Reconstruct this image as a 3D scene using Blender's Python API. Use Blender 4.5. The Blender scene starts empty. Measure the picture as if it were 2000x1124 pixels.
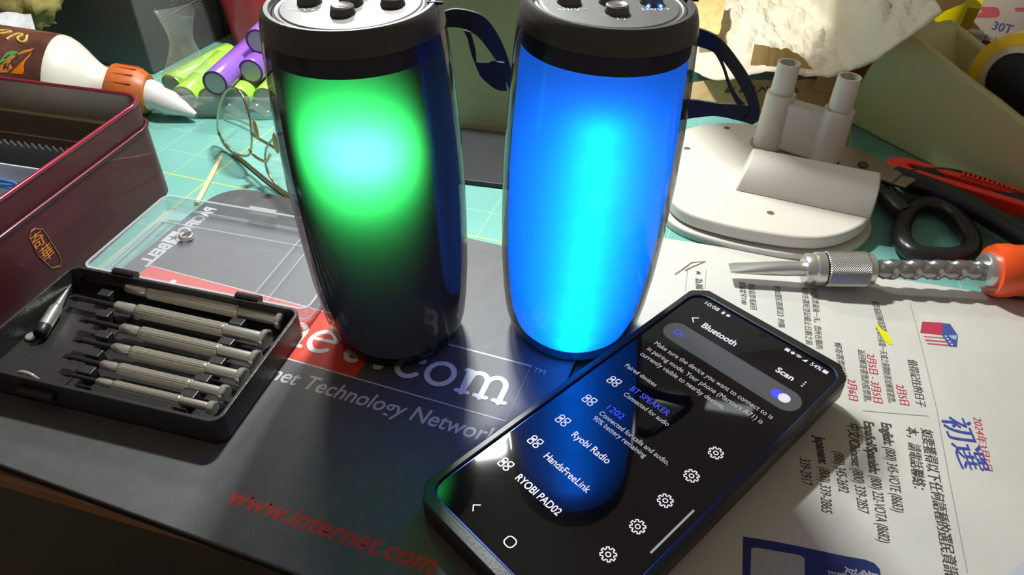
import bpy, bmesh, math, random
from math import sin, cos, pi, radians as R, hypot
from mathutils import Vector as V, Matrix as MX, noise as NZ

SC = bpy.context.scene
COL = SC.collection
U = 0.001                                    # everything below is written in millimetres
rnd = random.Random(7)

# ------------------------------------------------------------------ camera
F_PX, PITCH, ROLL, CAM_Z = 1446.71, 0.68816, 0.018762, 245.32
FW = V((0, cos(PITCH), -sin(PITCH))); UP0 = V((0, sin(PITCH), cos(PITCH))); RT0 = V((1, 0, 0))
RT = RT0 * cos(ROLL) + UP0 * sin(ROLL); UP = -RT0 * sin(ROLL) + UP0 * cos(ROLL)
CAM = V((0, 0, CAM_Z))
cd = bpy.data.cameras.new('camera'); cam = bpy.data.objects.new('camera', cd); COL.objects.link(cam)
cd.sensor_width = 36; cd.lens = F_PX / 2000 * 36; cd.clip_start = 0.005; cd.clip_end = 50
m = MX.Identity(4)
for i in range(3):
    m[i][0] = RT[i]; m[i][1] = UP[i]; m[i][2] = -FW[i]; m[i][3] = CAM[i] * U
cam.matrix_world = m
SC.camera = cam

# ------------------------------------------------------------------ world, key lamp, exposure
w = bpy.data.worlds.new('room'); SC.world = w; w.use_nodes = True
w.node_tree.nodes['Background'].inputs[0].default_value = (1.0, 0.84, 0.66, 1)
w.node_tree.nodes['Background'].inputs[1].default_value = 0.19

def area_lamp(name, loc, target, size, watts, color):
    l = bpy.data.lights.new(name, 'AREA'); l.shape = 'RECTANGLE'; l.size = size[0] * U; l.size_y = size[1] * U; l.energy = watts; l.color = color
    o = bpy.data.objects.new(name, l); COL.objects.link(o); o.location = V(loc) * U
    o.rotation_euler = (V(target) - V(loc)).to_track_quat('-Z', 'Y').to_euler()
    return o
LAMP = V((-42, 474, 398))
FK = .58                                            # added out-of-view card hangs this far down the beam, shaped to shade this outline
SHADE_OUTLINE = [(124, 470, 17), (124, 451, 17), (138, 407, 17), (156, 362, 26), (205, 338, 17), (262, 305, 12), (420, 330, 10), (420, 470, 60), (250, 540, 66), (170, 470, 44)]
area_lamp('desk_lamp_light', LAMP, (0, 330, 0), (44, 18), 3.15, (0.97, 1.0, 0.95))
area_lamp('added_back_light', (-150, 690, 345), (-60, 250, 100), (90, 40), .95, (1.0, 1.0, 0.98))  # added light from behind, for the sheen on the green speaker's top
SC.view_settings.view_transform = 'Standard'; SC.view_settings.look = 'None'
SC.view_settings.exposure = 0.0; SC.view_settings.gamma = 1.0; SC.view_settings.use_curve_mapping = False

# ------------------------------------------------------------------ measuring helpers
def ray(px, py):
    return FW + RT * ((px - 1000) / F_PX) - UP * ((py - 562) / F_PX)
def at(px, py, z=0.0):
    d = ray(px, py); return CAM + d * ((z - CAM.z) / d.z)
def onplane(px, py, p, n):
    d = ray(px, py); p = V(p); n = V(n); return CAM + d * ((p - CAM).dot(n) / d.dot(n))

# ------------------------------------------------------------------ materials
MATS = {}
def mat(name, color=(.8, .8, .8), rough=.5, metal=0.0, spec=.5, bump=0, bscale=200, var=0, vscale=40, coat=0, emit=None, es=1, trans=None, alpha=None):
    if name in MATS: return MATS[name]
    M = bpy.data.materials.new(name); M.use_nodes = True; nt = M.node_tree; N = nt.nodes; L = nt.links
    b = N['Principled BSDF']; c = (*color, 1)
    b.inputs['Base Color'].default_value = c; b.inputs['Roughness'].default_value = rough
    b.inputs['Metallic'].default_value = metal; b.inputs['Specular IOR Level'].default_value = spec
    b.inputs['Coat Weight'].default_value = coat; b.inputs['Coat Roughness'].default_value = .06
    tc = N.new('ShaderNodeTexCoord')
    if var:
        n = N.new('ShaderNodeTexNoise'); n.inputs['Scale'].default_value = vscale; n.inputs['Detail'].default_value = 5
        L.new(tc.outputs['Object'], n.inputs['Vector'])
        mr = N.new('ShaderNodeMapRange'); mr.inputs['From Min'].default_value = .3; mr.inputs['From Max'].default_value = .7
        mr.inputs['To Min'].default_value = 1 - var; mr.inputs['To Max'].default_value = 1 + var
        L.new(n.outputs['Fac'], mr.inputs['Value'])
        mx = N.new('ShaderNodeVectorMath'); mx.operation = 'SCALE'; mx.inputs[0].default_value = color
        L.new(mr.outputs[0], mx.inputs['Scale']); L.new(mx.outputs[0], b.inputs['Base Color'])
    if bump:
        n2 = N.new('ShaderNodeTexNoise'); n2.inputs['Scale'].default_value = bscale; n2.inputs['Detail'].default_value = 3
        L.new(tc.outputs['Object'], n2.inputs['Vector'])
        bp = N.new('ShaderNodeBump'); bp.inputs['Strength'].default_value = bump; bp.inputs['Distance'].default_value = .0006
        L.new(n2.outputs['Fac'], bp.inputs['Height']); L.new(bp.outputs[0], b.inputs['Normal'])
    if emit:
        b.inputs['Emission Color'].default_value = (*emit, 1); b.inputs['Emission Strength'].default_value = es
    if trans is not None:
        b.inputs['Transmission Weight'].default_value = trans
    if alpha is not None:
        b.inputs['Alpha'].default_value = alpha
    MATS[name] = M
    return M

def clear(name, tint=(1, 1, 1), rough=.04, haze=0.0, hazecol=(.8, .8, .8), refl=1.0, ior=1.45):
    """clear or smoked plastic: lets light straight through, mirrors by Fresnel, with a little milky haze"""
    if name in MATS: return MATS[name]
    M = bpy.data.materials.new(name); M.use_nodes = True; nt = M.node_tree; N = nt.nodes; L = nt.links
    N.remove(N['Principled BSDF']); out = N['Material Output']
    t = N.new('ShaderNodeBsdfTransparent'); t.inputs[0].default_value = (*tint, 1)
    g = N.new('ShaderNodeBsdfGlossy'); g.inputs['Roughness'].default_value = rough; g.inputs[0].default_value = (refl, refl, refl, 1)
    d = N.new('ShaderNodeBsdfDiffuse'); d.inputs[0].default_value = (*hazecol, 1)
    m0 = N.new('ShaderNodeMixShader'); m0.inputs[0].default_value = haze
    L.new(t.outputs[0], m0.inputs[1]); L.new(d.outputs[0], m0.inputs[2])
    f0 = ((ior - 1) / (ior + 1)) ** 2
    lw = N.new('ShaderNodeLayerWeight'); lw.inputs[0].default_value = .5
    pw = N.new('ShaderNodeMath'); pw.operation = 'POWER'; L.new(lw.outputs['Facing'], pw.inputs[0]); pw.inputs[1].default_value = 5
    ma = N.new('ShaderNodeMath'); ma.operation = 'MULTIPLY_ADD'; L.new(pw.outputs[0], ma.inputs[0]); ma.inputs[1].default_value = 1 - f0; ma.inputs[2].default_value = f0
    m1 = N.new('ShaderNodeMixShader'); L.new(ma.outputs[0], m1.inputs[0]); L.new(m0.outputs[0], m1.inputs[1]); L.new(g.outputs[0], m1.inputs[2])
    L.new(m1.outputs[0], out.inputs[0]); MATS[name] = M
    return M

def translucent(name, col, diff=(.1, .1, .1), fac=.25):
    if name in MATS: return MATS[name]
    M = bpy.data.materials.new(name); M.use_nodes = True; nt = M.node_tree; N = nt.nodes; L = nt.links
    N.remove(N['Principled BSDF']); out = N['Material Output']
    t = N.new('ShaderNodeBsdfTranslucent'); t.inputs[0].default_value = (*col, 1)
    d = N.new('ShaderNodeBsdfDiffuse'); d.inputs[0].default_value = (*diff, 1)
    mx = N.new('ShaderNodeMixShader'); mx.inputs[0].default_value = fac
    L.new(t.outputs[0], mx.inputs[1]); L.new(d.outputs[0], mx.inputs[2]); L.new(mx.outputs[0], out.inputs[0]); MATS[name] = M
    return M

def grid_mat(name):
    """green cutting mat with an inch grid: pale lines, every fifth one yellow"""
    M = bpy.data.materials.new(name); M.use_nodes = True; nt = M.node_tree; N = nt.nodes; L = nt.links; b = N['Principled BSDF']
    b.inputs['Roughness'].default_value = .62; b.inputs['Specular IOR Level'].default_value = .3
    tc = N.new('ShaderNodeTexCoord'); sp = N.new('ShaderNodeSeparateXYZ'); L.new(tc.outputs['Object'], sp.inputs[0])
    def mth(op, a, c=None):
        n = N.new('ShaderNodeMath'); n.operation = op
        for i, v in enumerate((a, c)):
            if v is None: continue
            if isinstance(v, (int, float)): n.inputs[i].default_value = v
            else: L.new(v, n.inputs[i])
        return n.outputs[0]
    def line(co, pitch, width):
        q = mth('DIVIDE', co, pitch * U); f = mth('FRACT', mth('ADD', q, 100.5)); a = mth('ABSOLUTE', mth('SUBTRACT', f, .5))
        return mth('LESS_THAN', a, width / pitch / 2)
    pale = mth('MAXIMUM', line(sp.outputs[0], 25.4, .55), line(sp.outputs[1], 25.4, .55))
    yel = mth('MAXIMUM', line(sp.outputs[0], 127, .85), line(sp.outputs[1], 127, .85))
    n = N.new('ShaderNodeTexNoise'); n.inputs['Scale'].default_value = 25; n.inputs['Detail'].default_value = 6; L.new(tc.outputs['Object'], n.inputs['Vector'])
    cr = N.new('ShaderNodeMix'); cr.data_type = 'RGBA'; cr.inputs[6].default_value = (.14, .37, .33, 1); cr.inputs[7].default_value = (.19, .46, .41, 1); L.new(n.outputs['Fac'], cr.inputs[0])
    m1 = N.new('ShaderNodeMix'); m1.data_type = 'RGBA'; L.new(mth('MULTIPLY', pale, .45), m1.inputs[0]); L.new(cr.outputs[2], m1.inputs[6]); m1.inputs[7].default_value = (.5, .66, .45, 1)
    m2 = N.new('ShaderNodeMix'); m2.data_type = 'RGBA'; L.new(mth('MULTIPLY', yel, .9), m2.inputs[0]); L.new(m1.outputs[2], m2.inputs[6]); m2.inputs[7].default_value = (.62, .55, .06, 1)
    L.new(m2.outputs[2], b.inputs['Base Color'])
    MATS[name] = M
    return M

# ------------------------------------------------------------------ mesh builder (mm in, metres out)
class MB:
    def __init__(s): s.v = []; s.f = []
    def add(s, vs, fs):
        o = len(s.v); s.v += [V(p) for p in vs]; s.f += [[i + o for i in f] for f in fs]; return s
    def box(s, lo, hi, m=None):
        x0, y0, z0 = lo; x1, y1, z1 = hi
        p = [V(q) for q in ((x0, y0, z0), (x1, y0, z0), (x1, y1, z0), (x0, y1, z0), (x0, y0, z1), (x1, y0, z1), (x1, y1, z1), (x0, y1, z1))]
        if m: p = [m @ q for q in p]
        return s.add(p, [(3, 2, 1, 0), (4, 5, 6, 7), (0, 1, 5, 4), (1, 2, 6, 5), (2, 3, 7, 6), (3, 0, 4, 7)])
    def lathe(s, prof, org=(0, 0, 0), axis=(0, 0, 1), n=48, cap=True, a0=0, a1=2 * pi):
        ax = V(axis).normalized(); q = V((0, 0, 1)).rotation_difference(ax); o = V(org); vs = []; fs = []
        full = abs(a1 - a0 - 2 * pi) < 1e-6; k = n if full else n + 1
        for r, z in prof:
            for i in range(k):
                a = a0 + (a1 - a0) * i / n; vs.append(o + q @ V((r * cos(a), r * sin(a), z)))
        for j in range(len(prof) - 1):
            for i in range(n):
                i2 = (i + 1) % k if full else i + 1
                fs.append((j * k + i, j * k + i2, (j + 1) * k + i2, (j + 1) * k + i))
        if cap and full:
            if prof[0][0] > 1e-6: fs.append(tuple(range(k - 1, -1, -1)))
            if prof[-1][0] > 1e-6: fs.append(tuple((len(prof) - 1) * k + i for i in range(k)))
        return s.add(vs, fs)
    def rod(s, p0, p1, r0, r1=None, n=20):
        p0 = V(p0); p1 = V(p1); d = p1 - p0
        return s.lathe([(r0, 0), (r1 if r1 is not None else r0, d.length)], p0, d, n)
    def prism(s, poly, z0, z1, m=None):
        n = len(poly); vs = [V((x, y, z0)) for x, y in poly] + [V((x, y, z1)) for x, y in poly]
        if m: vs = [m @ q for q in vs]
        ar = sum(poly[i][0] * poly[(i + 1) % n][1] - poly[(i + 1) % n][0] * poly[i][1] for i in range(n))
        fs = [tuple(range(n - 1, -1, -1)), tuple(range(n, 2 * n))] + [(i, (i + 1) % n, n + (i + 1) % n, n + i) for i in range(n)]
        if ar < 0: fs = [tuple(reversed(f)) for f in fs]
        return s.add(vs, fs)
    def frame(s, outer, inner, z0, z1):
        """a ring wall between two outlines with the same number of points (counter-clockwise)"""
        n = len(outer); vs = [V((x, y, z)) for z in (z0, z1) for P in (outer, inner) for x, y in P]; fs = []
        for i in range(n):
            j = (i + 1) % n; O0, I0, O1, I1 = 0, n, 2 * n, 3 * n
            fs += [(O0 + i, O0 + j, O1 + j, O1 + i), (I0 + j, I0 + i, I1 + i, I1 + j), (O1 + i, O1 + j, I1 + j, I1 + i), (O0 + j, O0 + i, I0 + i, I0 + j)]
        return s.add(vs, fs)
    def tube(s, pts, r, n=10, closed=False, cap=True):
        P = [V(p) for p in pts]; k = len(P); rr = r if hasattr(r, '__len__') else [r] * k
        T = []
        for i in range(k):
            a = P[(i - 1) % k] if (closed or i > 0) else P[i]; b = P[(i + 1) % k] if (closed or i < k - 1) else P[i]
            t = b - a; T.append(t.normalized() if t.length > 1e-9 else V((1, 0, 0)))
        nn = T[0].orthogonal().normalized(); vs = []
        for i in range(k):
            nn = (nn - T[i] * nn.dot(T[i])); nn = nn.normalized() if nn.length > 1e-6 else T[i].orthogonal().normalized(); bb = T[i].cross(nn)
            for j in range(n):
                a = 2 * pi * j / n; vs.append(P[i] + (nn * cos(a) + bb * sin(a)) * rr[i])
        fs = []
        for i in range(k if closed else k - 1):
            i2 = (i + 1) % k
            for j in range(n): fs.append((i * n + j, i * n + (j + 1) % n, i2 * n + (j + 1) % n, i2 * n + j))
        if cap and not closed: fs += [tuple(range(n - 1, -1, -1)), tuple((k - 1) * n + j for j in range(n))]
        return s.add(vs, fs)
    def ribbon(s, A, B, th):
        """a strap between two edge polylines, th thick"""
        A = [V(p) for p in A]; B = [V(p) for p in B]; k = len(A); vs = []
        for i in range(k):
            t = (A[min(i + 1, k - 1)] - A[max(i - 1, 0)]).normalized(); n = t.cross(B[i] - A[i]).normalized() * th / 2
            vs += [A[i] + n, B[i] + n, B[i] - n, A[i] - n]
        fs = []
        for i in range(k - 1):
            for j in range(4): fs.append((i * 4 + j, i * 4 + (j + 1) % 4, (i + 1) * 4 + (j + 1) % 4, (i + 1) * 4 + j))
        fs += [(3, 2, 1, 0), tuple((k - 1) * 4 + j for j in range(4))]
        return s.add(vs, fs)
    def grid(s, fn, nu, nv, closed_u=False):
        vs = [fn(i / nu, j / nv) for j in range(nv + 1) for i in range(nu + 1)]
        fs = [(j * (nu + 1) + i, j * (nu + 1) + i + 1, (j + 1) * (nu + 1) + i + 1, (j + 1) * (nu + 1) + i) for j in range(nv) for i in range(nu)]
        return s.add(vs, fs)
    def flat(s, poly, z, m=None):
        vs = [V((x, y, z)) for x, y in poly]
        if m: vs = [m @ q for q in vs]
        return s.add(vs, [tuple(range(len(poly)))])
    def stroke(s, pts, wd, z=0, m=None, closed=False, capround=True):
        """flat pen stroke in the XY plane"""
        P = [V((x, y)) for x, y in pts]; k = len(P); L_ = []; R_ = []
        for i in range(k):
            a = P[(i - 1) % k] if (closed or i) else P[i]; b = P[(i + 1) % k] if (closed or i < k - 1) else P[i]
            t = (b - a).normalized(); n = V((-t.y, t.x))
            if (closed or 0 < i < k - 1):
                t1 = (P[i] - P[(i - 1) % k]).normalized(); c = max(.5, abs(n.dot(V((-t1.y, t1.x))))); n = n / c
            L_.append(P[i] + n * wd / 2); R_.append(P[i] - n * wd / 2)
        vs = [V((p.x, p.y, z)) for p in L_ + R_]
        if m: vs = [m @ q for q in vs]
        s.add(vs, [(k + i, k + (i + 1) % k, (i + 1) % k, i) for i in range(k if closed else k - 1)])
        if capround and not closed:
            for e in (P[0], P[-1]):
                c = [V((e.x + wd / 2 * cos(a), e.y + wd / 2 * sin(a), z - .01)) for a in [2 * pi * i / 12 for i in range(12)]]
                if m: c = [m @ q for q in c]
                s.add(c, [tuple(range(12))])
        return s
    def build(s, name, material, parent=None, smooth=None, bevel=0, seg=2, solid=0, sub=0, m=None, fixn=True):
        me = bpy.data.meshes.new(name)
        vs = [(m @ p if m else p) * U for p in s.v]
        me.from_pydata([tuple(p) for p in vs], [], s.f)
        if fixn:
            b = bmesh.new(); b.from_mesh(me); bmesh.ops.recalc_face_normals(b, faces=b.faces); b.to_mesh(me); b.free()
        me.materials.append(material)
        if smooth is not None:
            me.polygons.foreach_set('use_smooth', [True] * len(me.polygons)); me.set_sharp_from_angle(angle=R(smooth))
        o = bpy.data.objects.new(name, me); COL.objects.link(o)
        if parent: o.parent = parent
        if sub:
            md = o.modifiers.new('sub', 'SUBSURF'); md.levels = sub; md.render_levels = sub
        if solid:
            md = o.modifiers.new('solid', 'SOLIDIFY'); md.thickness = solid * U; md.offset = 0
        if bevel:
            md = o.modifiers.new('bevel', 'BEVEL'); md.width = bevel * U; md.segments = seg; md.limit_method = 'ANGLE'; md.angle_limit = R(35)
        return o

def thing(name, label, cat, mw=None, loc=(0, 0, 0), rz=0, group=None):
    o = bpy.data.objects.new(name, None); COL.objects.link(o); o.empty_display_size = .01
    if mw is None: mw = MX.Translation(V(loc)) @ MX.Rotation(rz, 4, 'Z')
    mm = mw.copy(); mm.translation = mm.translation * U; o.matrix_world = mm
    tag(o, label, cat, group); return o
def tag(o, label, cat, group=None):
    o['label'] = label; o['category'] = cat
    if group: o['group'] = group
    return o

def rrect(x0, y0, x1, y1, r, n=6):
    P = []
    for cx, cy, a in ((x1 - r, y1 - r, 0), (x0 + r, y1 - r, pi / 2), (x0 + r, y0 + r, pi), (x1 - r, y0 + r, 1.5 * pi)):
        P += [(cx + r * cos(a + pi / 2 * i / n), cy + r * sin(a + pi / 2 * i / n)) for i in range(n + 1)]
    return P
def bez(pts, n=8):
    """Catmull-Rom through points"""
    P = [V(p) for p in pts]; out = []
    for i in range(len(P) - 1):
        p0 = P[max(i - 1, 0)]; p1 = P[i]; p2 = P[i + 1]; p3 = P[min(i + 2, len(P) - 1)]
        for k in range(n):
            t = k / n
            out.append(.5 * ((2 * p1) + (p2 - p0) * t + (2 * p0 - 5 * p1 + 4 * p2 - p3) * t * t + (3 * p1 - p0 - 3 * p2 + p3) * t ** 3))
    out.append(P[-1]); return out
def loop(pts, n=8):
    P = [V(p) for p in pts]; k = len(P); out = []
    for i in range(k):
        p0, p1, p2, p3 = P[i - 1], P[i], P[(i + 1) % k], P[(i + 2) % k]
        for j in range(n):
            t = j / n
            out.append(.5 * ((2 * p1) + (p2 - p0) * t + (2 * p0 - 5 * p1 + 4 * p2 - p3) * t * t + (3 * p1 - p0 - 3 * p2 + p3) * t ** 3))
    return out

# ------------------------------------------------------------------ lettering
_tc = bpy.data.curves.new('type', 'FONT'); _to = bpy.data.objects.new('type', _tc); COL.objects.link(_to)
def letters(body, bold=0.0, shear=0.0, spacing=1.0):
    _tc.body = body; _tc.offset = bold; _tc.shear = shear; _tc.space_character = spacing; _tc.size = 1; _tc.resolution_u = 4
    bpy.context.view_layer.update()
    dg = bpy.context.evaluated_depsgraph_get(); me = bpy.data.meshes.new_from_object(_to.evaluated_get(dg))
    vs = [v.co.copy() for v in me.vertices]; fs = [tuple(p.vertices) for p in me.polygons]; bpy.data.meshes.remove(me)
    return vs, fs
def text(mb, body, x, y, h, m=None, width=None, bold=0.0, shear=0.0, align='L', z=0, spacing=1.0, wave=None):
    """one line of type: h = em size in mm; with width the line is squeezed to fit. m maps the line's local (x, y, z) to the part"""
    cjk = any(ord(ch) > 0x2e00 for ch in body)
    if cjk and bold:
        text(mb, body, x + .03 * h, y, h, m, width, 0, shear, align, z + .02, spacing, wave); bold = 0
    vs, fs = letters(body, bold, shear, spacing)
    if not vs: return 0
    x0 = min(v.x for v in vs); x1 = max(v.x for v in vs); sx = h
    if width: sx = width / (x1 - x0)
    off = 0 if align == 'L' else (-(x1 - x0) * sx if align == 'R' else -(x1 - x0) * sx / 2)
    out = []
    for v in vs:
        p = V((x + (v.x - x0) * sx + off, y + v.y * h, z))
        if m: p = m @ p
        if wave: p.z += wave(p.x, p.y)
        out.append(p)
    mb.add(out, fs); return (x1 - x0) * sx

# ------------------------------------------------------------------ common materials
BLK = mat('black_plastic', (.012, .012, .013), .38, bump=.12, bscale=900)
BLKR = mat('black_rubber', (.016, .016, .017), .6, bump=.2, bscale=700)
CHROME = mat('chrome', (.74, .73, .70), .2, .82)
STEEL = mat('brushed_steel', (.55, .55, .53), .3, 1)
WHITEINK = mat('white_ink', (.78, .78, .76), .6)

# ================================================================== SETTING
fl = MB().box((-2500, -1500, -760), (2500, 3000, -740)).build('floor', mat('dark_floor_boards', (.05, .034, .02), .6, var=.3, vscale=6))
fl['kind'] = 'structure'

# desk
DA = R(-15.3)
desk = thing('desk', 'wooden work desk whose front edge shows under the black mouse pad', 'desk', loc=(-132, 156.5, 0), rz=DA)
MB().box((-700, 0, -9), (800, 900, 0)).build('desk_top', mat('brown_wood', (.26, .13, .055), .5, var=.3, vscale=18, bump=.1), desk, bevel=1.5)
for x in (-660, 700):
    for y in (40, 800): MB().box((x, y, -740), (x + 60, y + 60, -9)).build('leg', mat('dark_wood', (.12, .07, .035), .5), desk, bevel=2)

# cutting mat
PSI = -0.30626
mo = at(403, 354, 3)
cm = MB().prism(rrect(-300, -190, 580, 330, 10), 0, 3, None).build('cutting_mat', grid_mat('green_cutting_mat'))
cm.location = V((mo.x, mo.y, 0)) * U; cm.rotation_euler = (0, 0, PSI)
tag(cm, 'green cutting mat with a yellow inch grid lying on the desk', 'cutting mat')

# ================================================================== MOUSE PAD
PHI = -0.33043
PADM = MX.Translation((-1.7, 201.5, 0)) @ MX.Rotation(PHI, 4, 'Z')
pad = thing('mouse_pad', 'black mouse pad printed with a red and black web address banner', 'mouse pad', mw=PADM)
out = rrect(-220, -88, 17.5, 115, 20, 8)
MB().prism(out, 3, 6).build('rubber_base', mat('pad_foam', (.012, .012, .012), .9, spec=.2), pad, bevel=.4)
MB().prism(out, 6, 8).build('fabric_top', mat('pad_cloth', (.078, .080, .086), .5, spec=.6, bump=.18, bscale=2500, var=.12, vscale=120), pad, bevel=.5)
ZP = 8.06
MB().flat([(-208, .3), (-70, .3), (-70, 33.6), (-208, 33.6)], ZP).build('red_banner', mat('red_pad_print', (.72, .045, .02), .6, bump=.4, bscale=1500), pad)
g = MB()
g.stroke([(-208, 0), (0, 0), (0, 33.8), (-208, 33.8)], .55, ZP + .03, closed=True).build('banner_outline', mat('pale_pad_ink', (.62, .62, .66), .6), pad)
g = MB()
def arc(cx, cy, rx, ry, a0, a1, n=18): return [(cx + rx * cos(R(a0 + (a1 - a0) * i / n)), cy + ry * sin(R(a0 + (a1 - a0) * i / n))) for i in range(n + 1)]
zk = [0]
def slab(ch, x, y, S, W):
    def st(p, w=W, closed=False): zk[0] = (zk[0] + 1) % 8; g.stroke([(x + a * S, y + b * S) for a, b in p], w, ZP + .05 + .02 * zk[0], closed=closed)
    if ch == 'c':
        st(arc(.0, .5, .40, .47, 50, 322)); g.add([(x + S * (.27 + .13 * cos(a)), y + S * (.8 + .13 * sin(a)), ZP + .05) for a in [2 * pi * i / 14 for i in range(14)]], [tuple(range(14))])
    elif ch == 'o': st(arc(.0, .5, .42, .45, 0, 350, 28), closed=True)
    elif ch == '.': g.add([(x + S * .17 * cos(a), y + S * (.14 + .17 * sin(a)), ZP + .05) for a in [2 * pi * i / 16 for i in range(16)]], [tuple(range(16))])
    elif ch == 'e': st(arc(0, .5, .42, .46, 12, 318)); st([(-.4, .54), (.41, .58)], W * .8)
    elif ch in 'nm':
        xs = (-.36, .34) if ch == 'n' else (-.62, -.02, .58)
        st([(xs[0] - .18, .95), (xs[0], .95), (xs[0], 0)]); wd = (xs[1] - xs[0]) / 2
        for k in range(len(xs) - 1):
            st(arc((xs[k] + xs[k + 1]) / 2, .6, wd, .36, 165, 0, 12) + [(xs[k + 1], 0)])
        for q in xs: st([(q - .18, .05), (q + .18, .05)], W * .85)
    elif ch == 't': st([(-.08, 1.3), (-.08, .3)] + arc(.16, .3, .24, .26, 180, 310, 10)); st([(-.34, .95), (.34, .95)], W * .85)
    elif ch == 'r': st([(-.36, .95), (-.2, .95), (-.2, 0)]); st(arc(.16, .52, .36, .42, 165, 60, 8)); st([(-.42, .05), (.1, .05)], W * .85)
    elif ch == 'i': st([(-.22, .95), (.0, .95), (.0, 0)]); st([(-.3, .05), (.3, .05)], W * .85); g.add([(x + S * .12 * cos(a), y + S * (1.32 + .12 * sin(a)), ZP + .05) for a in [2 * pi * i / 12 for i in range(12)]], [tuple(range(12))])
for ch, x in zip('internet.com', (-188, -173.5, -158, -142, -126.5, -110.5, -95, -79.5, -64, -50.5, -36, -14.5)): slab(ch, x, 8.2, 14.2, 2.5)
g.build('banner_lettering', WHITEINK, pad)
GPI = mat('grey_pad_ink', (.6, .6, .6), .6)
g = MB(); text(g, 'internet Technology Network', .5, -13, 11.2, None, width=125.5, bold=.012, shear=.12, align='R', z=ZP); g.build('tagline_lettering', GPI, pad)
g = MB(); text(g, 'TM', 1.6, 30.8, 4.2, z=ZP); g.build('trademark_lettering', GPI, pad)
g = MB(); text(g, 'www.internet.com', -84, -72.5, 11, None, width=84, bold=.03, shear=.25, z=ZP)
g.build('address_lettering', mat('red_pad_ink', (.5, .04, .025), .6), pad)
g = MB(); mv = MX(((0, -1, 0, -208.8), (-1, 0, 0, 90), (0, 0, 1, 0), (0, 0, 0, 1)))
text(g, 'PACIFIC', 0, 0, 9.8, mv, width=26, bold=.045, z=ZP); text(g, 'BELL.', 37.5, 0, 9.8, mv, width=20.5, bold=.045, z=ZP)
g.build('side_lettering', mat('side_ink', (.6, .62, .66), .6), pad)
g = MB().flat([(-217.5, 63.5), (-207.5, 63.5), (-207.5, 53.5), (-217.5, 53.5)], ZP); bd = g.build('star_badge', mat('side_ink'), pad)
g = MB().flat([(-212.5 + (4.0 if k % 2 == 0 else 1.2) * cos(pi + k * pi / 5), 58.5 + (4.0 if k % 2 == 0 else 1.2) * sin(pi + k * pi / 5)) for k in range(10)], ZP + .04)
g.build('star', mat('badge_star', (.04, .04, .05), .6), bd)

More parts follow.
